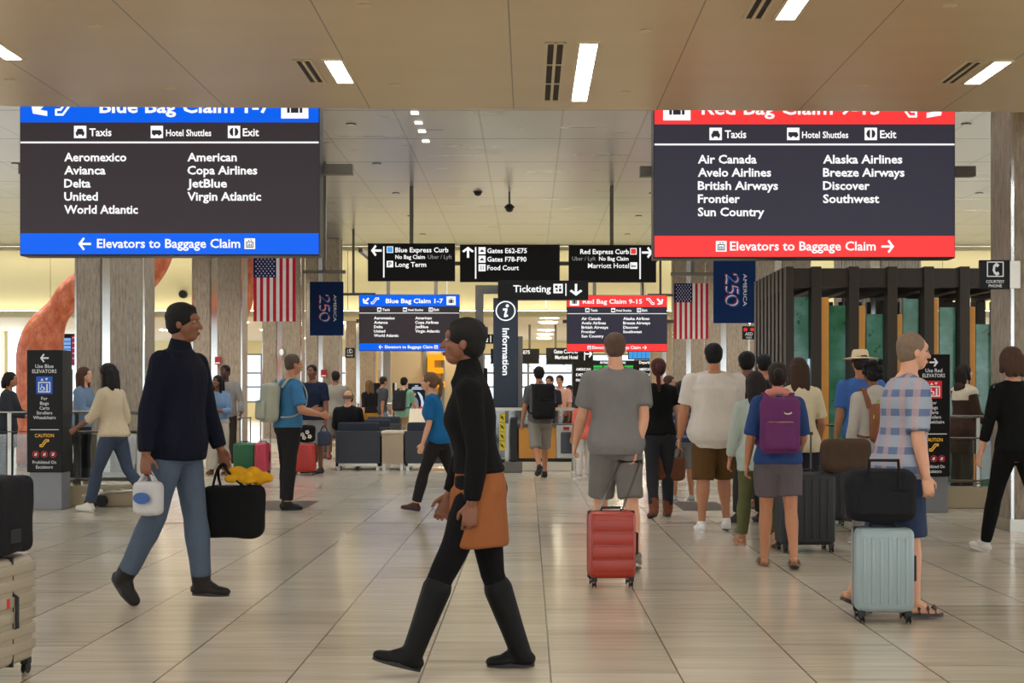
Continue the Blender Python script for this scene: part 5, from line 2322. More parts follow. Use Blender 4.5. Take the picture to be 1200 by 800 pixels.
def hair_mesh(S, kind, vox):
    R = S.HR
    b = MB()
    if kind in ('short', 'buzz', 'long', 'pony', 'bun', 'bob', 'curly'):
        e = .006 if kind == 'buzz' else .012
        b.ball(S.H((0, -.024, .042)), (.077 + e, .088 + e, .080 + e), R, 20, 14)
        b.ball(S.H((0, -.045, .0)), (.070 + e, .062 + e, .075 + e * .5), R, 18, 12)
    if kind == 'short':
        b.ball(S.H((0, .004, .082)), (.062, .066, .040), R)
    if kind == 'curly':
        rr = random.Random(3)
        for k in range(34):
            a, z = rr.uniform(0, 6.28), rr.uniform(-.05, .12)
            b.ball(S.H((.085 * math.cos(a), -.03 + .085 * math.sin(a) if math.sin(a) < .4 else -.0, z)), (.028, .028, .028), R, 8, 6)
    if kind in ('long', 'bob'):
        L = -.24 if kind == 'long' else -.10
        for q in (-.045, 0, .045):
            b.seg(S.H((q, -.072, .02)), S.H((q * 1.3, -.100, L)), [(0, .052), (.5, .050), (1, .034)])
        for s in (-1, 1):
            b.seg(S.H((s * .070, -.015, .03)), S.H((s * .082, -.02, L * .75)), [(0, .030), (1, .026)])
    if kind == 'pony':
        b.ball(S.H((0, -.125, .03)), (.026, .03, .026), R, 10, 8)
        p = [S.H((0, -.13, .03)), S.H((0, -.165, -.02)), S.H((0, -.155, -.12)), S.H((.01, -.14, -.24))]
        for i in range(3):
            b.seg(p[i], p[i + 1], [(0, .034 - .004 * i), (1, .030 - .006 * i)])
    if kind == 'bun':
        b.ball(S.H((0, -.135, .05)), (.048, .046, .046), R, 14, 10)
    if kind == 'fringe':
        # a ring of cropped hair round a bald crown
        for i in range(13):
            a = math.radians(180 + 15 * i)
            b.ball(S.H((.074 * math.cos(a), -.02 + .085 * math.sin(a), .0)), (.02, .02, .034), R, 8, 6)
    for s in (-1, 1):
        b.seg(S.H((s * .018, .083, .034)), S.H((s * .044, .073, .036)), [(0, .004), (1, .0035)], n=6)
    return remesh(b, min(vox, .0075), 2, .003, 60, 2)


PEOPLE = {}


def person(label, px, fy, H, face, pose=None, skin='tan', hair=('short', (34, 26, 22)), top=None, bottom=None, shoes=('sneaker', (40, 38, 38)),
           fem=False, bulk=1.0, d=None, extra=None, under=None, hat=None, group=None, curl=.45, apron=None, category='person'):
    """one standing or seated figure; px is the body's middle, fy the pixel row of its lower foot, face its heading (0 away from us, 90 to the left)"""
    pose = pose or {}
    d = d or ground(fy)
    S = Skel.__new__(Skel)
    S.curl = curl
    S.__init__(pose, fem, bulk)
    k = H / 1.75
    near = d < 15
    vox = .0062 if d < 10 else .0075 if d < 15 else .010 if d < 22 else .013
    cv = .011 if d < 15 else .015
    seed = int(px)
    o = link_mesh('person', fin(body_mesh(S, vox, near), S, k), skin_mat(skin))
    o.location = (PXX(px, d), d, 0)
    o.rotation_euler = (0, 0, math.radians(face))
    tag(o, label, category, group)
    if hair:
        link_mesh('hair', fin(hair_mesh(S, hair[0], vox), S, k), paint('hair_%d_%d_%d' % hair[1], tuple(v * .72 for v in hair[1]), .7, 0, .25, 40, .5, 140, .25), o)
    if d < 30:
        for s in (-1, 1):
            b = MB()
            b.ball(S.H((s * .031, .0715, .010)), (.0135, .010, .0085), S.HR, 10, 8, 0)
            b.ball(S.H((s * .031, .0775, .010)), (.006, .005, .006), S.HR, 8, 6, 1)
            b.move(Matrix.Scale(k, 4) @ Matrix.Translation((0, 0, S.dz)))
            b.build('eye', [paint('eye_white', (150, 142, 134), .4), paint('eye_dark', (38, 28, 24), .2)], o, local=True, smooth='all')
        b = MB()
        b.ball(S.H((0, .0865, -.055)), (.021, .006, .0055), S.HR, 10, 6)
        b.ball(S.H((0, .086, -.064)), (.018, .007, .0055), S.HR, 10, 6)
        b.move(Matrix.Scale(k, 4) @ Matrix.Translation((0, 0, S.dz)))
        c = SKIN[skin]
        b.build('lips', paint('lips_' + skin, (int(c[0] * .86), int(c[1] * .66), int(c[2] * .66)), .45), o, local=True, smooth='all')

    def mat_of(c, nm):
        return c if isinstance(c, bpy.types.Material) else cloth('%s_%d_%d_%d' % ((nm,) + tuple(c)), c)
    if under:
        link_mesh(under.get('name', 'undershirt'), fin(top_mesh(S, under, cv, seed + 2), S, k), mat_of(under['c'], 'cloth'), o)
    if bottom:
        nm = {'skirt': 'skirt', 'shorts': 'shorts', 'leggings': 'leggings'}.get(bottom['kind'], 'trousers')
        link_mesh(nm, fin(bottom_mesh(S, bottom, cv if bottom['kind'] != 'leggings' else .009, seed), S, k), mat_of(bottom['c'], 'cloth'), o)
    if apron:
        link_mesh(apron.get('name', 'tunic'), fin(bottom_mesh(S, apron, cv, seed + 9), S, k), mat_of(apron['c'], 'cloth'), o)
    if top:
        link_mesh(top.get('name', 'shirt'), fin(top_mesh(S, top, cv, seed), S, k), mat_of(top['c'], 'cloth'), o)
    if shoes:
        for kk, me, sole in shoe_meshes(S, shoes[0], .008 if near else .012):
            par = o
            if me is not None:
                par = link_mesh('shoe', fin(me, S, k), paint('shoe_%d_%d_%d' % shoes[1], shoes[1], .6, 0, .1, 20, .15, 60, .2), o)
            sole.move(Matrix.Scale(k, 4) @ Matrix.Translation((0, 0, S.dz)))
            sc = shoes[2] if len(shoes) > 2 else (30, 29, 28)
            sole.build('sole' if me is not None else 'sandal', paint('sole_%d_%d_%d' % sc, sc, .6), par, local=True)
    if hat:
        b = MB()
        M = MB()
        n = 26
        prof = {'brim': [(.200, .050), (.203, .056), (.10, .070), (.090, .13), (.075, .150), (.02, .152)], 'cap': [(.086, .04), (.09, .07), (.082, .11), (.05, .135), (.01, .14)]}[hat[0]]
        b.rings([[S.H((r * .92 * math.cos(6.2832 * q / n), -.014 + r * math.sin(6.2832 * q / n), z)) for q in range(n)] for r, z in prof])
        if hat[0] == 'cap':
            b.rings([[S.H((.07 * math.cos(6.2832 * q / n), .085 + .065 * math.sin(6.2832 * q / n), z)) for q in range(n)] for z in (.052, .060)])
        b.move(Matrix.Scale(k, 4) @ Matrix.Translation((0, 0, S.dz)))
        b.build('hat' if hat[0] == 'brim' else 'cap', cloth('hat_%d_%d_%d' % hat[1], hat[1], .2), o, local=True, smooth=True)
    S.k, S.o = k, o
    return S


def on_body(S, p):
    """local point of the figure to the world"""
    q = (Vector(p) + Vector((0, 0, S.dz))) * S.k
    a = S.o.rotation_euler.z
    return Vector((q.x * math.cos(a) - q.y * math.sin(a), q.x * math.sin(a) + q.y * math.cos(a), q.z)) + S.o.location


def backpack(S, label, c, w=.30, h=.44, dp=.17, trim=None, z=1.19, badge=None, drop=0.0):
    """worn pack: body, front pocket, top grip, shoulder straps, following the wearer's back"""
    t = thing('backpack', label, 'backpack', tuple(S.o.location), S.o.rotation_euler.z)
    M = Matrix.Scale(S.k, 4) @ Matrix.Translation((0, 0, S.dz))
    mc = cloth('pack_%d_%d_%d' % c, c, .3)
    mt = cloth('pack_%d_%d_%d' % trim, trim, .2) if trim else mc
    y = -.135 - (S.bulk - 1) * .12

    def B(p):
        return S.T(Vector(p))
    b = MB()
    b.rbox(-w / 2, w / 2, y - dp, y, z - h / 2, z + h / 2, .07, 6)
    b.v = [B(p) for p in b.v]
    link_mesh('pack_body', fin(remesh(b, .011, 5, .004, 20, 4), S, S.k), mc, t)
    b = MB()
    b.rbox(-w * .40, w * .40, y - dp - .045, y - dp + .03, z - h * .44, z + h * .05, .045, 5)
    b.v = [B(p) for p in b.v]
    pk = link_mesh('front_pocket', fin(remesh(b, .011, 4, .003, 24, 6), S, S.k), mc, t)
    b = MB()
    b.tube([B((x, y - dp - .047, z + h * .02)) for x in (-w * .30, 0, w * .30)], .007, 6)
    b.move(M)
    b.build('pocket_zip', mt, pk, local=True)
    b = MB()
    b.tube([B(((w * .42) * math.cos(a), y - dp * .80, z + h * .08 + h * .34 * math.sin(a))) for a in np.linspace(.05, math.pi - .05, 12)], .009, 6)
    b.move(M)
    b.build('main_zip', mt, t, local=True)
    b = MB()
    b.tube([B((x, y - .03, zz)) for x, zz in ((-.04, z + h / 2 - .01), (-.035, z + h / 2 + .035), (.035, z + h / 2 + .035), (.04, z + h / 2 - .01))], .009, 6)
    b.move(M)
    b.build('grab_loop', mt, t, local=True)
    for s in (-1, 1):
        b = MB()
        path = [(s * .10, y + .01, z + h * .40), (s * .115, -.05, 1.485), (s * .12, .06, 1.46), (s * .125, .135 + .1 * (S.bulk - 1), 1.33), (s * .145, .12 + .1 * (S.bulk - 1), 1.16), (s * .175, .0, 1.06), (s * .13, y + .01, z - h * .36)]
        pp = smooth_path(path, 5)
        pts = [B(p) for p in pp]
        rg = []
        for i, p in enumerate(pts):
            dr = (pts[min(i + 1, len(pts) - 1)] - pts[max(i - 1, 0)]).normalized()
            sx = (X3 - dr * X3.dot(dr)).normalized()
            u = dr.cross(sx)
            rg.append([p + sx * (.026 * a) + u * (.008 * c_) for a, c_ in ((-1, -1), (1, -1), (1, 1), (-1, 1))])
        b.rings(rg)
        b.move(M)
        b.build('shoulder_strap', mt if trim is None else mc, t, local=True, smooth=True)
    if badge:
        b = MB()
        fx, fz = badge[1], badge[2]
        pts = [B((fx + .032 * math.cos(a), y - dp * 1.0 - .012, fz + .018 * math.sin(a))) for a in np.linspace(math.pi * 1.1, math.pi * 1.95, 8)]
        b.tube(pts, .006, 6)
        b.move(M)
        b.build('pack_badge', paint('badge_pale', (214, 196, 176)), t, local=True)
    return t


def held_bag(label, name, centre, w, dp, h, rz, c, cat='bag', hand=None, top=None, soft=.009, seed=1):
    """soft bag hanging from a hand: body, handles that rise to the hand"""
    t = thing(name, label, cat, (centre[0], centre[1], centre[2] - h / 2), rz)
    b = MB()
    b.rbox(-w / 2, w / 2, -dp / 2, dp / 2, 0, h, min(dp * .42, .07), 6)
    m = c if isinstance(c, bpy.types.Material) else cloth('bag_%d_%d_%d' % c, c, .3)
    link_mesh('bag_body', remesh(b, .011, 5, soft, 18, seed), m, t)
    if hand is not None:
        q = Matrix.Rotation(-rz, 3, 'Z') @ (Vector(hand) - t.location)
        for s in (-1, 1):
            b = MB()
            b.tube(smooth_path([(-w * .28, s * dp * .3, h - .02), (q.x - .04, q.y + s * .012, q.z - .05), (q.x, q.y + s * .008, q.z), (q.x + .04, q.y + s * .012, q.z - .05), (w * .28, s * dp * .3, h - .02)], 4), .009, 6)
            b.build('bag_handle', m, t, local=True, smooth=True)
    return t


def hand_of(S, k):
    d, t, pn = S.hand[k]
    return on_body(S, S.wri[k] + d * .095 + pn * .03)

# ------------------------------------------------------------------ the travellers, nearest first
WALK = dict(legL=(24, 6, 2, -14), legR=(-16, 22, 2, 30), armL=(-18, 9, 14, 3), armR=(20, 9, 24, 3), lean=5)
WALK2 = dict(legR=(22, 6, 2, -10), legL=(-16, 22, 2, 30), armR=(-18, 9, 14, 3), armL=(20, 9, 24, 3), lean=5)
STAND = dict(armL=(2, 8, 14, 2), armR=(2, 8, 14, 2))
DENIM = (76, 88, 104)

# woman striding to the left in the foreground
person('person in black sweater, rust tunic and black boots striding left in the foreground', 561, 787, 1.66, 90,
       dict(legL=(24, 3, 2, -16), legR=(-9, 12, 2, 2), armL=(-8, 8, 14, 2), armR=(6, 8, 14, 2), lean=5, head=(0, -6)),
       'brown', ('short', (24, 20, 18)), dict(name='sweater', c=(15, 14, 14), sleeve=1.95, hem=1.0, add=.018, hemadd=.02, collar=True),
       dict(kind='leggings', c=(15, 14, 15), add=.008), ('tallboot', (10, 9, 10)), fem=True,
       apron=dict(kind='skirt', name='tunic', c=(140, 84, 48), len=.64, flare=.0, add=.012, waist=1.02, spread=.12),
       under=None)
S_ = None

# man on the left
S = person('person in dark navy jacket and blue jeans striding right with a black bag', 207, 708, 1.80, -108,
           dict(legL=(9, 4, 2, 0), legR=(-12, 16, 2, 44), armL=(10, 10, 8, 6), armR=(-10, 12, 10, 6), lean=2, head=(10, 0)),
           'brown', ('short', (24, 20, 18)), dict(name='jacket', c=(17, 20, 32), sleeve=1.96, hem=.82, add=.026, hemadd=.03, collar=True),
           dict(kind='trousers', c=DENIM, add=.016), ('boot', (34, 30, 28)), bulk=1.06)
h = hand_of(S, 'L')
held_bag('black duffel bag swinging from the hand of the person in the navy jacket', 'duffel_bag', (h.x + .06, h.y + .02, h.z - .30), .40, .20, .34, math.radians(-12), (19, 19, 20), hand=h, seed=3)
t = thing('yellow_jacket', 'bundled yellow jacket lying on top of the swinging black duffel bag', 'jacket', (h.x + .16, h.y, h.z - .135), math.radians(-12))
b = MB()
rr = random.Random(5)
for k in range(16):
    b.ball((rr.uniform(-.10, .10), rr.uniform(-.05, .05), rr.uniform(.03, .10)), (rr.uniform(.03, .055), rr.uniform(.03, .05), rr.uniform(.02, .04)), n=10, m=8)
link_mesh('jacket_bundle', remesh(b, .009, 3, .008, 30, 4), cloth('jacket_yellow', (200, 146, 28), .4), t)
h = hand_of(S, 'R')
held_bag('white plastic carrier bag with a blue oval held by the navy jacket', 'carrier_bag', (h.x, h.y, h.z - .17), .20, .10, .21, math.radians(-20), (186, 184, 184), hand=h, seed=6)
t = bpy.data.objects[[o.name for o in COL.objects if o.name.startswith('carrier_bag')][-1]]
b = MB()
n = 22
b.rings([[Vector((.058 * f * math.cos(6.2832 * q / n), y_ + .006, .11 + .034 * f * math.sin(6.2832 * q / n))) for q in range(n)] for f, y_ in ((1, -.07), (1, -.076), (.6, -.077))])
b.build('blue_oval', paint('bag_blue', (44, 84, 150), .5), t, local=True)

# grey shirt man with the red case behind him
S = person('person in grey T-shirt and grey shorts walking away ahead of the red suitcase', 722, 0, 1.75, 4,
           dict(legL=(14, 6, 2, -6), legR=(-10, 14, 2, 14), armL=(8, 13, 30, 6), armR=(-16, 3, 6, -14), lean=4),
           'light', ('buzz', (120, 92, 74)), dict(name='shirt', c=(118, 116, 114), sleeve=.72, hem=.84, add=.024, hemadd=.03),
           dict(kind='shorts', c=(112, 108, 104), add=.02), ('sneaker', (120, 112, 104), (190, 186, 178)), bulk=1.06, d=10.6)
h = hand_of(S, 'R')
t = thing('towing_handle', 'telescopic handle pulled up from the red suitcase to a hand', 'handle', (PXX(716, RED_D), RED_D + .09, .50))
for s in (-1, 1):
    b = MB()
    b.tube([(PXX(716, RED_D) + s * .08, RED_D + .09, .505), (h.x + s * .075, h.y - .02, h.z)], .008, 8)
    b.build('handle_tube', M_DARKMETAL, t, smooth=True)
b = MB()
b.tube([(h.x - .09, h.y - .02, h.z), (h.x + .09, h.y - .02, h.z)], .015, 10)
b.build('handle_grip', M_RUB, t, smooth=True)

# plaid shirt person, sandals
S = person('person in plaid shirt and denim shorts stepping right beside the pale blue suitcase', 1055, 721, 1.63, -84,
           dict(legR=(4, 2, 3, 0), legL=(-14, 10, 2, 24), armL=(4, 8, 20, 0), armR=(-4, 10, 14, 4), lean=5),
           'light', ('buzz', (168, 140, 116)), dict(name='shirt', c=striped('plaid_cloth', (150, 158, 170), (96, 112, 142), 9, .62, (178, 150, 150)), sleeve=.9, hem=.80, add=.026, hemadd=.03),
           dict(kind='shorts', c=(48, 60, 84), add=.022, len=1.0), ('sandal', (66, 60, 56), (58, 52, 50)), bulk=1.08)

# black-dressed woman at the right edge
person('person in black top and black leggings walking away at the right edge', 1190, 650, 1.70, 16,
       dict(legL=(20, 4, 2, -8), legR=(-18, 30, 2, 30), armL=(6, 12, 10, 6), armR=(-12, 10, 14, 2), lean=4, head=(-8, 0)),
       'light', ('bob', (92, 62, 44)), dict(name='shirt', c=(15, 15, 15), sleeve=1.6, hem=.88, add=.013, hemadd=.012),
       dict(kind='leggings', c=(15, 15, 15), add=.01), ('sneaker', (196, 190, 182), (206, 200, 192)), fem=True)

# white T-shirt man
person('person in white T-shirt and brown shorts walking away in white sneakers', 837, 622, 1.77, 2,
       dict(legL=(-4, 2, 3, 0), legR=(16, 20, 3, 4), armL=(4, 12, 12, 6), armR=(6, 12, 16, 6), lean=2),
       'tan', ('short', (24, 20, 20)), dict(name='shirt', c=(206, 198, 188), sleeve=.78, hem=.78, add=.03, hemadd=.035),
       dict(kind='shorts', c=(92, 66, 38), add=.022, len=1.0), ('sneaker', (224, 222, 218), (214, 210, 204)), bulk=1.36)

# purple backpack woman
S = person('person in grey skirt and sandals wearing the purple backpack', 912, 664, 1.53, -6,
           dict(legL=(6, 4, 2, 0), legR=(-8, 16, 2, 14), armL=(-6, 14, 20, 6), armR=(16, 12, 50, 2), lean=6, head=(0, -14)),
           'tan', ('bun', (52, 36, 28)), dict(name='shirt', c=(44, 66, 112), sleeve=.98, hem=.88, add=.018, hemadd=.02),
           dict(kind='shorts', c=(92, 84, 88), add=.024, len=.72), ('sandal', (112, 84, 66), (112, 84, 66)), fem=True, bulk=1.08)
backpack(S, 'purple backpack with tan zips on the person in the grey skirt', (98, 48, 92), .34, .47, .17, (148, 116, 104), 1.20, ('swoosh', .06, 1.30))
# pink towel or scarf round her neck
b = MB()
rng = random.Random(2)
pts = [S.T(Vector((.085 * math.cos(a), .0 + .08 * math.sin(a), 1.49 + .012 * math.sin(3 * a)))) for a in np.linspace(0, 6.2832, 18)]
for p, q in zip(pts[:-1], pts[1:]):
    b.seg(p, q, [(0, .036), (1, .036)], n=10)
me = fin(remesh(b, .011, 3, .008, 26, 7), S, S.k)
link_mesh('scarf', me, cloth('scarf_pink', (196, 124, 112), .4), S.o)

# her companion in pale green and the cream shirt
person('person in pale sage shirt and olive trousers, left of the purple backpack', 887, 640, 1.49, 6,
       dict(legL=(12, 4, 2, -4), legR=(-10, 20, 2, 18), armL=(2, 13, 14, 6), armR=(0, 8, 12, 2), lean=4),
       'tan', ('long', (44, 34, 30)), dict(name='shirt', c=(162, 172, 162), sleeve=1.85, hem=.76, add=.022, hemadd=.03),
       dict(kind='trousers', c=(92, 94, 62), add=.014), ('sandal', (150, 112, 88), (176, 132, 106)), fem=True)
person('person in cream T-shirt right of and beyond the purple backpack', 938, 628, 1.62, 4,
       dict(legL=(8, 4, 2, 0), legR=(-8, 14, 2, 12), armL=(8, 8, 30, 0), armR=(8, 16, 40, 10), lean=5),
       'tan', ('long', (84, 58, 40)), dict(name='shirt', c=(214, 200, 168), sleeve=.85, hem=.82, add=.022, hemadd=.028),
       dict(kind='trousers', c=(40, 42, 48), add=.014), ('sneaker', (196, 190, 184), (206, 200, 190)), fem=True)
person('person in black printed T-shirt partly hidden between white T-shirt and purple backpack', 878, 612, 1.72, 20,
       dict(armL=(0, 10, 14, 4), armR=(0, 10, 14, 4), head=(-20, 0)), 'brown', ('short', (22, 19, 18)),
       dict(name='shirt', c=(34, 33, 36), sleeve=.8, hem=.82, add=.022, hemadd=.028), dict(kind='trousers', c=(54, 52, 50)), ('sneaker', (60, 50, 46)))
person('person in dark cap of hair behind the purple backpack and cream T-shirt', 897, 596, 1.74, 10,
       STAND, 'tan', ('short', (30, 24, 22)), dict(name='shirt', c=(70, 62, 58), sleeve=.8, hem=.82, add=.02, hemadd=.02), dict(kind='trousers', c=(60, 58, 60)), ('sneaker', (120, 76, 60)))
d = 12.9
t = held_bag('brown soft bag strapped on the front black suitcase by the cream T-shirt', 'travel_bag', (PXX(957, d) , ground(646) + .02, .80), .40, .24, .27, .1, (74, 58, 46), seed=12)

# the hat group
S = person('person in pale grey top with dark curly hair wearing the brown backpack', 1026, 640, 1.57, 10,
           dict(legL=(12, 4, 2, 0), legR=(-8, 16, 2, 14), armL=(-4, 12, 14, 6), armR=(8, 10, 30, 0), lean=5),
           'brown', ('curly', (26, 21, 20)), dict(name='shirt', c=(176, 170, 160), sleeve=1.85, hem=.80, add=.024, hemadd=.03, hood=True),
           dict(kind='trousers', c=(132, 128, 124), add=.016), ('sneaker', (150, 142, 134), (200, 196, 190)), fem=True)
backpack(S, 'brown backpack with lime straps on the person in pale grey', (128, 82, 60), .28, .36, .15, (158, 184, 62), 1.16)
S = person('person in cream brimmed hat and blue shirt beyond the pale grey top', 1010, 610, 1.72, 6,
           STAND, 'tan', ('short', (60, 46, 38)), dict(name='shirt', c=(66, 104, 172), sleeve=.8, hem=.84, add=.022, hemadd=.02),
           dict(kind='trousers', c=(66, 62, 60)), ('sneaker', (70, 62, 58)), hat=('brim', (214, 194, 158)), bulk=1.05)
person('person with dark brown hair, cream collar and brown coat behind the right railing', 1128, 0, 1.66, -70,
       dict(armL=(10, 8, 40, 0), armR=(10, 8, 40, 0), head=(0, -16)), 'light', ('bob', (46, 32, 26)), dict(name='coat', c=(62, 44, 36), sleeve=1.95, hem=.6, add=.026, hemadd=.03, hood=True),
       dict(kind='trousers', c=(50, 44, 42)), ('boot', (40, 34, 32)), fem=True, d=17.4,
       under=dict(name='collar', c=(206, 192, 166), sleeve=0, hem=1.28, neck=1.50, add=.034, hemadd=0))

# auburn pony tail and the people round her
S = person('person in black T-shirt with long auburn pony tail walking away', 773, 606, 1.66, 8,
           dict(legL=(-10, 12, 2, 14), legR=(8, 4, 2, 0), armL=(4, 10, 14, 2), armR=(-2, 12, 16, 6), lean=3, head=(-14, 0)),
           'light', ('pony', (92, 38, 28)), dict(name='shirt', c=(17, 17, 18), sleeve=.55, hem=.90, add=.014, hemadd=.012),
           dict(kind='trousers', c=(44, 44, 48), add=.012), ('boot', (112, 62, 40)), fem=True)
h = hand_of(S, 'R')
held_bag('brown leather handbag carried by the person with the auburn pony tail', 'handbag', (h.x - .08, h.y - .04, h.z - .24), .34, .12, .24, math.radians(10), (110, 70, 50), hand=h, seed=2)
b = MB()
person('child in navy and grey striped shirt between the auburn pony tail and the white T-shirt', 800, 0, 1.45, 10,
       STAND, 'tan', ('short', (26, 22, 24)), dict(name='shirt', c=striped('navy_stripe', (52, 62, 92), (120, 124, 136), 11, .62), sleeve=.85, hem=.84, add=.022, hemadd=.02),
       dict(kind='shorts', c=(120, 118, 116), len=1.0), ('sneaker', (150, 146, 140), (200, 196, 190)), d=17.2, bulk=1.0)
person('small person in blue shirt beyond the striped child', 791, 0, 1.50, -30, STAND, 'light', ('short', (40, 30, 26)),
       dict(name='shirt', c=(60, 80, 150), sleeve=.8, hem=.84), dict(kind='shorts', c=(110, 104, 98)), ('sneaker', (90, 84, 80)), d=24.5)
person('person with wavy brown hair facing right beyond the auburn pony tail', 781, 0, 1.58, -120, STAND, 'light', ('long', (96, 62, 44)),
       dict(name='shirt', c=(62, 54, 54), sleeve=.8, hem=.86), dict(kind='trousers', c=(58, 56, 60)), ('sneaker', (90, 84, 80)), d=22.0, fem=True)

# backpacker at the information desk
S = person('person in grey shorts with a black backpack walking at the information desk', 633, 560, 1.74, 14,
           dict(legL=(-16, 30, 2, 30), legR=(14, 6, 2, 0), armL=(4, 10, 20, 4), armR=(14, 10, 50, 2), lean=5),
           'tan', ('short', (36, 28, 24)), dict(name='shirt', c=(92, 88, 88), sleeve=.8, hem=.86, add=.022, hemadd=.02),
           dict(kind='shorts', c=(134, 128, 118), add=.024, len=1.04), ('sneaker', (28, 26, 26)))
backpack(S, 'black backpack on the person in grey shorts at the information desk', (30, 29, 30), .36, .54, .2, None, 1.20)
person('child in coral pink top and white trousers behind the grey T-shirt', 684, 563, 1.30, 40, STAND, 'tan', ('short', (50, 38, 32)),
       dict(name='shirt', c=(222, 110, 96), sleeve=.8, hem=.84, add=.02, hemadd=.02), dict(kind='trousers', c=(204, 196, 188)), ('sneaker', (200, 190, 184), (206, 200, 190)))
# agents beyond the desk
for px, d, H, sk, hc, tc, lab in ((645, 28.0, 1.66, 'tan', (28, 24, 24), (40, 40, 48), 'person in dark shirt behind the information desk, beside the backpacker'),
                                  (657, 30.0, 1.70, 'tan', (30, 24, 22), (196, 148, 128), 'person in peach shirt behind the information desk, right of the dark shirted one'),
                                  (668, 31.0, 1.5, 'brown', (30, 24, 22), (50, 54, 60), 'person in slate shirt at the right end of the information desk'),
                                  (553, 27.6, 1.62, 'light', (70, 50, 40), (190, 176, 160), 'person in ivory top between the totem and the dark blue pylon')):
    person(lab, px, 0, H, 160, STAND, sk, ('short', hc), dict(name='shirt', c=tc, sleeve=.85, hem=.86), dict(kind='trousers', c=(56, 56, 60)), ('sneaker', (60, 56, 54)), d=d)

# blue shirt woman behind the striding one
person('person in bright blue shirt and black trousers walking behind the foreground strider', 513, 598, 1.57, 84,
       dict(legL=(22, 8, 2, -8), legR=(-22, 22, 2, 34), armL=(2, 8, 16, 2), armR=(-14, 9, 16, 3), lean=8, head=(0, -8)),
       'light', ('pony', (142, 104, 72)), dict(name='shirt', c=(26, 92, 140), sleeve=.85, hem=.86, add=.02, hemadd=.02),
       dict(kind='trousers', c=(38, 34, 34)), ('loafer', (70, 44, 34)), fem=True)

# teal shirt man standing, with folded newspapers under his arm
S = person('person in teal shirt and black trousers standing on the left of the hall', 338, 597, 1.74, -62,
           dict(legL=(1, 2, 2, 0), legR=(-3, 2, 2, 0), armL=(14, 14, 74, -14), armR=(8, 14, 70, -10), lean=3),
           'tan', ('buzz', (112, 90, 74)), dict(name='shirt', c=(60, 112, 150), sleeve=.8, hem=.92, add=.022, hemadd=.012),
           dict(kind='trousers', c=(34, 33, 33), add=.02), ('loafer', (26, 24, 24)), bulk=1.1)
backpack(S, 'pale striped backpack on the person in the teal shirt', (158, 158, 142), .32, .44, .18, (96, 122, 140), 1.2)

# navy T-shirt man
S = person('person in navy T-shirt standing behind the teal shirted one, with the red suitcase', 368, 557, 1.78, 150,
           dict(armL=(2, 14, 10, 8), armR=(16, 12, 40, 0), head=(20, 0)), 'brown', ('buzz', (24, 20, 18)),
           dict(name='shirt', c=(30, 38, 58), sleeve=.82, hem=.86, add=.026, hemadd=.02), dict(kind='shorts', c=(150, 150, 148), len=1.05, add=.022),
           ('sneaker', (60, 50, 48)), bulk=1.2, d=23.5)
h = hand_of(S, 'L')
held_bag('slate handbag hanging from the hand of the person in the navy T-shirt', 'handbag', (h.x, h.y, h.z - .22), .22, .12, .24, .3, (60, 66, 82), hand=h, seed=4)
t = held_bag('black bag with white flowers standing on the red suitcase', 'flowered_bag', (PXX(359, ground(557)), ground(557), .52 + .16), .30, .18, .27, 0, (26, 25, 27), seed=9)
b = MB()
for a, c in ((-.05, .12), (.03, .16), (.07, .09), (-.02, .07)):
    for q in range(5):
        b.ball((a + .022 * math.cos(q * 1.257), -.098, c + .022 * math.sin(q * 1.257)), (.014, .008, .014), n=8, m=6)
b.build('flower_print', paint('flower_white', (214, 204, 190)), t, local=True)

# couple by the column
person('person in denim jacket and striped wide trousers standing in front of a column', 256, 556, 1.60, 170,
       dict(armL=(10, 14, 80, -10), armR=(14, 16, 92, -16), head=(-20, -6)), 'brown', ('long', (26, 22, 22)),
       dict(name='jacket', c=(112, 138, 168), sleeve=1.9, hem=.98, add=.026, hemadd=.02), dict(kind='wide', c=striped('pinstripe_cream', (186, 178, 166), (150, 142, 132), 0.01, .5)),
       ('sandal', (120, 84, 60), (120, 84, 60)), fem=True, under=dict(name='undershirt', c=(176, 174, 172), sleeve=0, hem=.9, add=.012))
S = person('person in grey sweatshirt and dark trousers beside the green suitcase', 265, 550, 1.80, 176,
           dict(armL=(6, 20, 34, 8), armR=(4, 10, 20, 0), head=(-16, 0)), 'dark', ('buzz', (20, 17, 16)),
           dict(name='sweatshirt', c=(142, 138, 134), sleeve=1.9, hem=.88, add=.024, hemadd=.01), dict(kind='trousers', c=(58, 50, 44), add=.016), ('sneaker', (206, 200, 192), (206, 200, 192)))

# lounge people
person('person in grey shirt and shorts standing left of the sofas, facing away', 393, 0, 1.76, 0, STAND, 'brown', ('short', (30, 24, 22)),
       dict(name='shirt', c=(140, 134, 124), sleeve=.8, hem=.84, add=.026, hemadd=.03), dict(kind='shorts', c=(116, 110, 104), len=1.0), ('sneaker', (140, 60, 56)), d=28.5, bulk=1.1)
SIT = dict(legL=(86, 84, 4, 0), legR=(86, 84, 4, 0), armL=(24, 10, 50, -4), armR=(24, 10, 50, -4), lean=-6)
person('bald person in black sitting on the nearest lounge sofa, facing away', 408, 0, 1.76, 4, SIT, 'light', ('fringe', (150, 120, 100)),
       dict(name='sweater', c=(28, 28, 30), sleeve=1.9, hem=.9, add=.024, hemadd=.01), dict(kind='trousers', c=(50, 50, 56)), ('sneaker', (40, 38, 38)), d=24.95, bulk=1.05)
person('dark haired person in cream sitting on the sofa row behind the bald one', 406, 0, 1.70, 80, SIT, 'light', ('short', (36, 26, 24)),
       dict(name='shirt', c=(206, 196, 176), sleeve=1.2, hem=.9, add=.02), dict(kind='trousers', c=(80, 78, 80)), ('sneaker', (90, 84, 80)), d=29.2, fem=True)
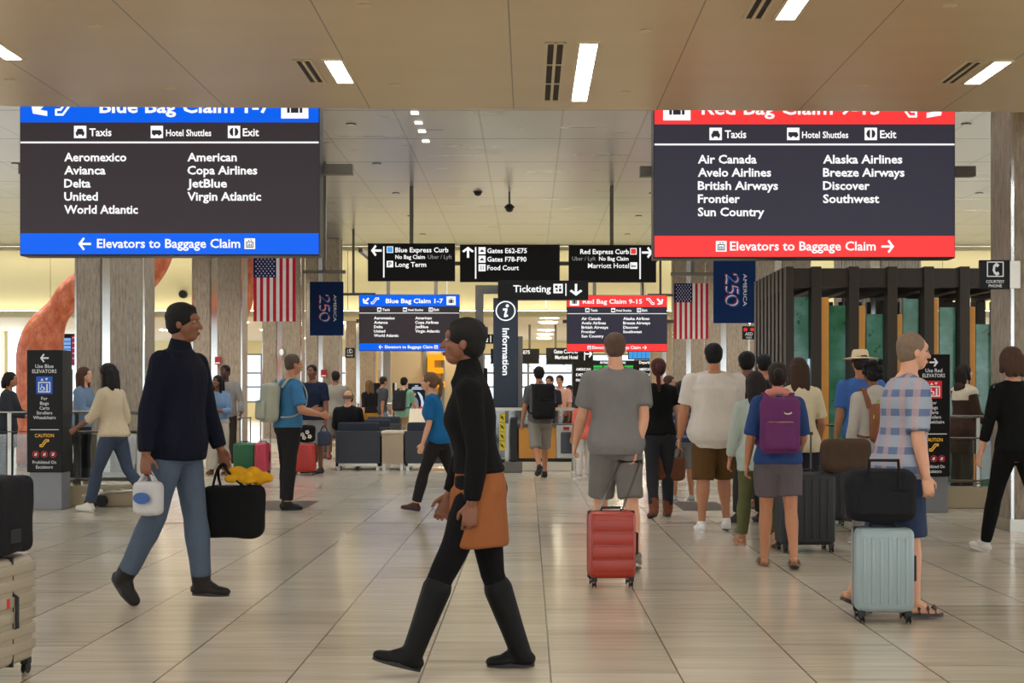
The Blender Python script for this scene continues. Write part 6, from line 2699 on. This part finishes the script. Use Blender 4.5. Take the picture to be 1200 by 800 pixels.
person('person in black top and mustard shorts walking behind the sofas', 434, 0, 1.66, 30, WALK, 'light', ('long', (150, 112, 74)),
       dict(name='shirt', c=(30, 29, 30), sleeve=1.2, hem=.94, add=.018), dict(kind='shorts', c=(178, 132, 42), len=1.0, add=.02), ('sneaker', (120, 116, 110)), d=33.5, fem=True)
person('person in charcoal shirt beside the mustard shorts, walking right', 446, 0, 1.76, -60, WALK2, 'tan', ('short', (64, 50, 42)),
       dict(name='shirt', c=(70, 72, 78), sleeve=.85, hem=.84, add=.022), dict(kind='shorts', c=(116, 128, 138), len=1.0, add=.02), ('sneaker', (90, 84, 80)), d=34.4)
S = person('person in mint shirt and khaki trousers walking away with a dark backpack', 472, 0, 1.72, -20, WALK, 'light', ('short', (34, 26, 24)),
           dict(name='shirt', c=(132, 176, 154), sleeve=.85, hem=.80, add=.022), dict(kind='trousers', c=(150, 124, 92), add=.014), ('sneaker', (90, 84, 80)), d=33.0)
backpack(S, 'charcoal backpack on the person in mint shirt by the advert screen', (48, 48, 50), .32, .48, .18, None, 1.2)

# left edge
S = person('person in cream jacket and jeans walking left past the blue elevator totem', 133, 599, 1.66, 70,
           dict(legL=(20, 6, 2, -6), legR=(-18, 24, 2, 30), armL=(20, 10, 40, 0), armR=(-14, 10, 24, 2), lean=5),
           'brown', ('long', (36, 28, 26)), dict(name='jacket', c=(196, 180, 152), sleeve=1.3, hem=.90, add=.028, hemadd=.02),
           dict(kind='trousers', c=(62, 72, 90), add=.014), ('sneaker', (214, 210, 200), (206, 200, 190)), fem=True)
person('person in denim jacket with long hair behind the left railing, right of the dark coat', 96 - 70 + 68 - 66 + 68, 0, 1.66, -100,
       dict(armL=(20, 8, 70, -6), armR=(20, 8, 70, -6), head=(0, -8)), 'light', ('long', (96, 62, 44)), dict(name='jacket', c=(104, 124, 146), sleeve=1.8, hem=.9, add=.022),
       dict(kind='trousers', c=(44, 46, 54)), ('sneaker', (120, 116, 110)), d=19.4, fem=True)
person('person in dark floral coat behind the left railing by the picture edge', 8, 0, 1.60, -90,
       dict(armL=(20, 8, 60, -6), armR=(20, 8, 60, -6)), 'tan', ('bob', (40, 32, 28)), dict(name='coat', c=(50, 52, 58), sleeve=1.9, hem=.6, add=.024),
       dict(kind='trousers', c=(40, 40, 44)), ('sneaker', (80, 76, 74)), d=19.8, fem=True)

# baggage trolley by the totem
d = 16.0
t = thing('baggage_trolley', 'grey metal baggage trolley by the person in the cream jacket', 'trolley', (PXX(135, d), d, 0))
x0 = PXX(108, d)
b = MB()
for s in (0, .42):
    b.tube([(x0 + .75, d + s, .98), (x0 + .62, d + s, .24), (x0 - .1, d + s, .16)], .016, 8)
b.tube([(x0 + .75, d, .98), (x0 + .75, d + .42, .98)], .02, 8)
b.tube([(x0 - .1, d, .16), (x0 - .1, d + .42, .16)], .016, 8)
for k in range(4):
    b.tube([(x0 + .05 + .15 * k, d, .18 + .017 * k), (x0 + .05 + .15 * k, d + .42, .18 + .017 * k)], .010, 8)
b.tube([(x0 + .68, d, .62), (x0 + .68, d + .42, .62)], .012, 8)
b.build('trolley_frame', M_STEEL2, t, smooth=True)
for xx, yy in ((x0 - .02, d), (x0 - .02, d + .42), (x0 + .6, d + .05), (x0 + .6, d + .37)):
    b = MB()
    b.tube([(xx, yy - .02, .07), (xx, yy + .02, .07)], .07, 16)
    w_ = b.build('wheel', M_RUB, t, smooth=True)
    b = MB()
    b.box(xx - .02, xx + .02, yy - .012, yy + .012, .07, .2)
    b.build('wheel_fork', M_STEEL2, w_)
b = MB()
b.box(x0 + .6, x0 + .66, d + .04, d + .38, .62, .9)
b.build('trolley_basket', M_DARKMETAL, t)

# ------------------------------------------------------------------ tidy up
bpy.data.scenes.remove(TMPSC)
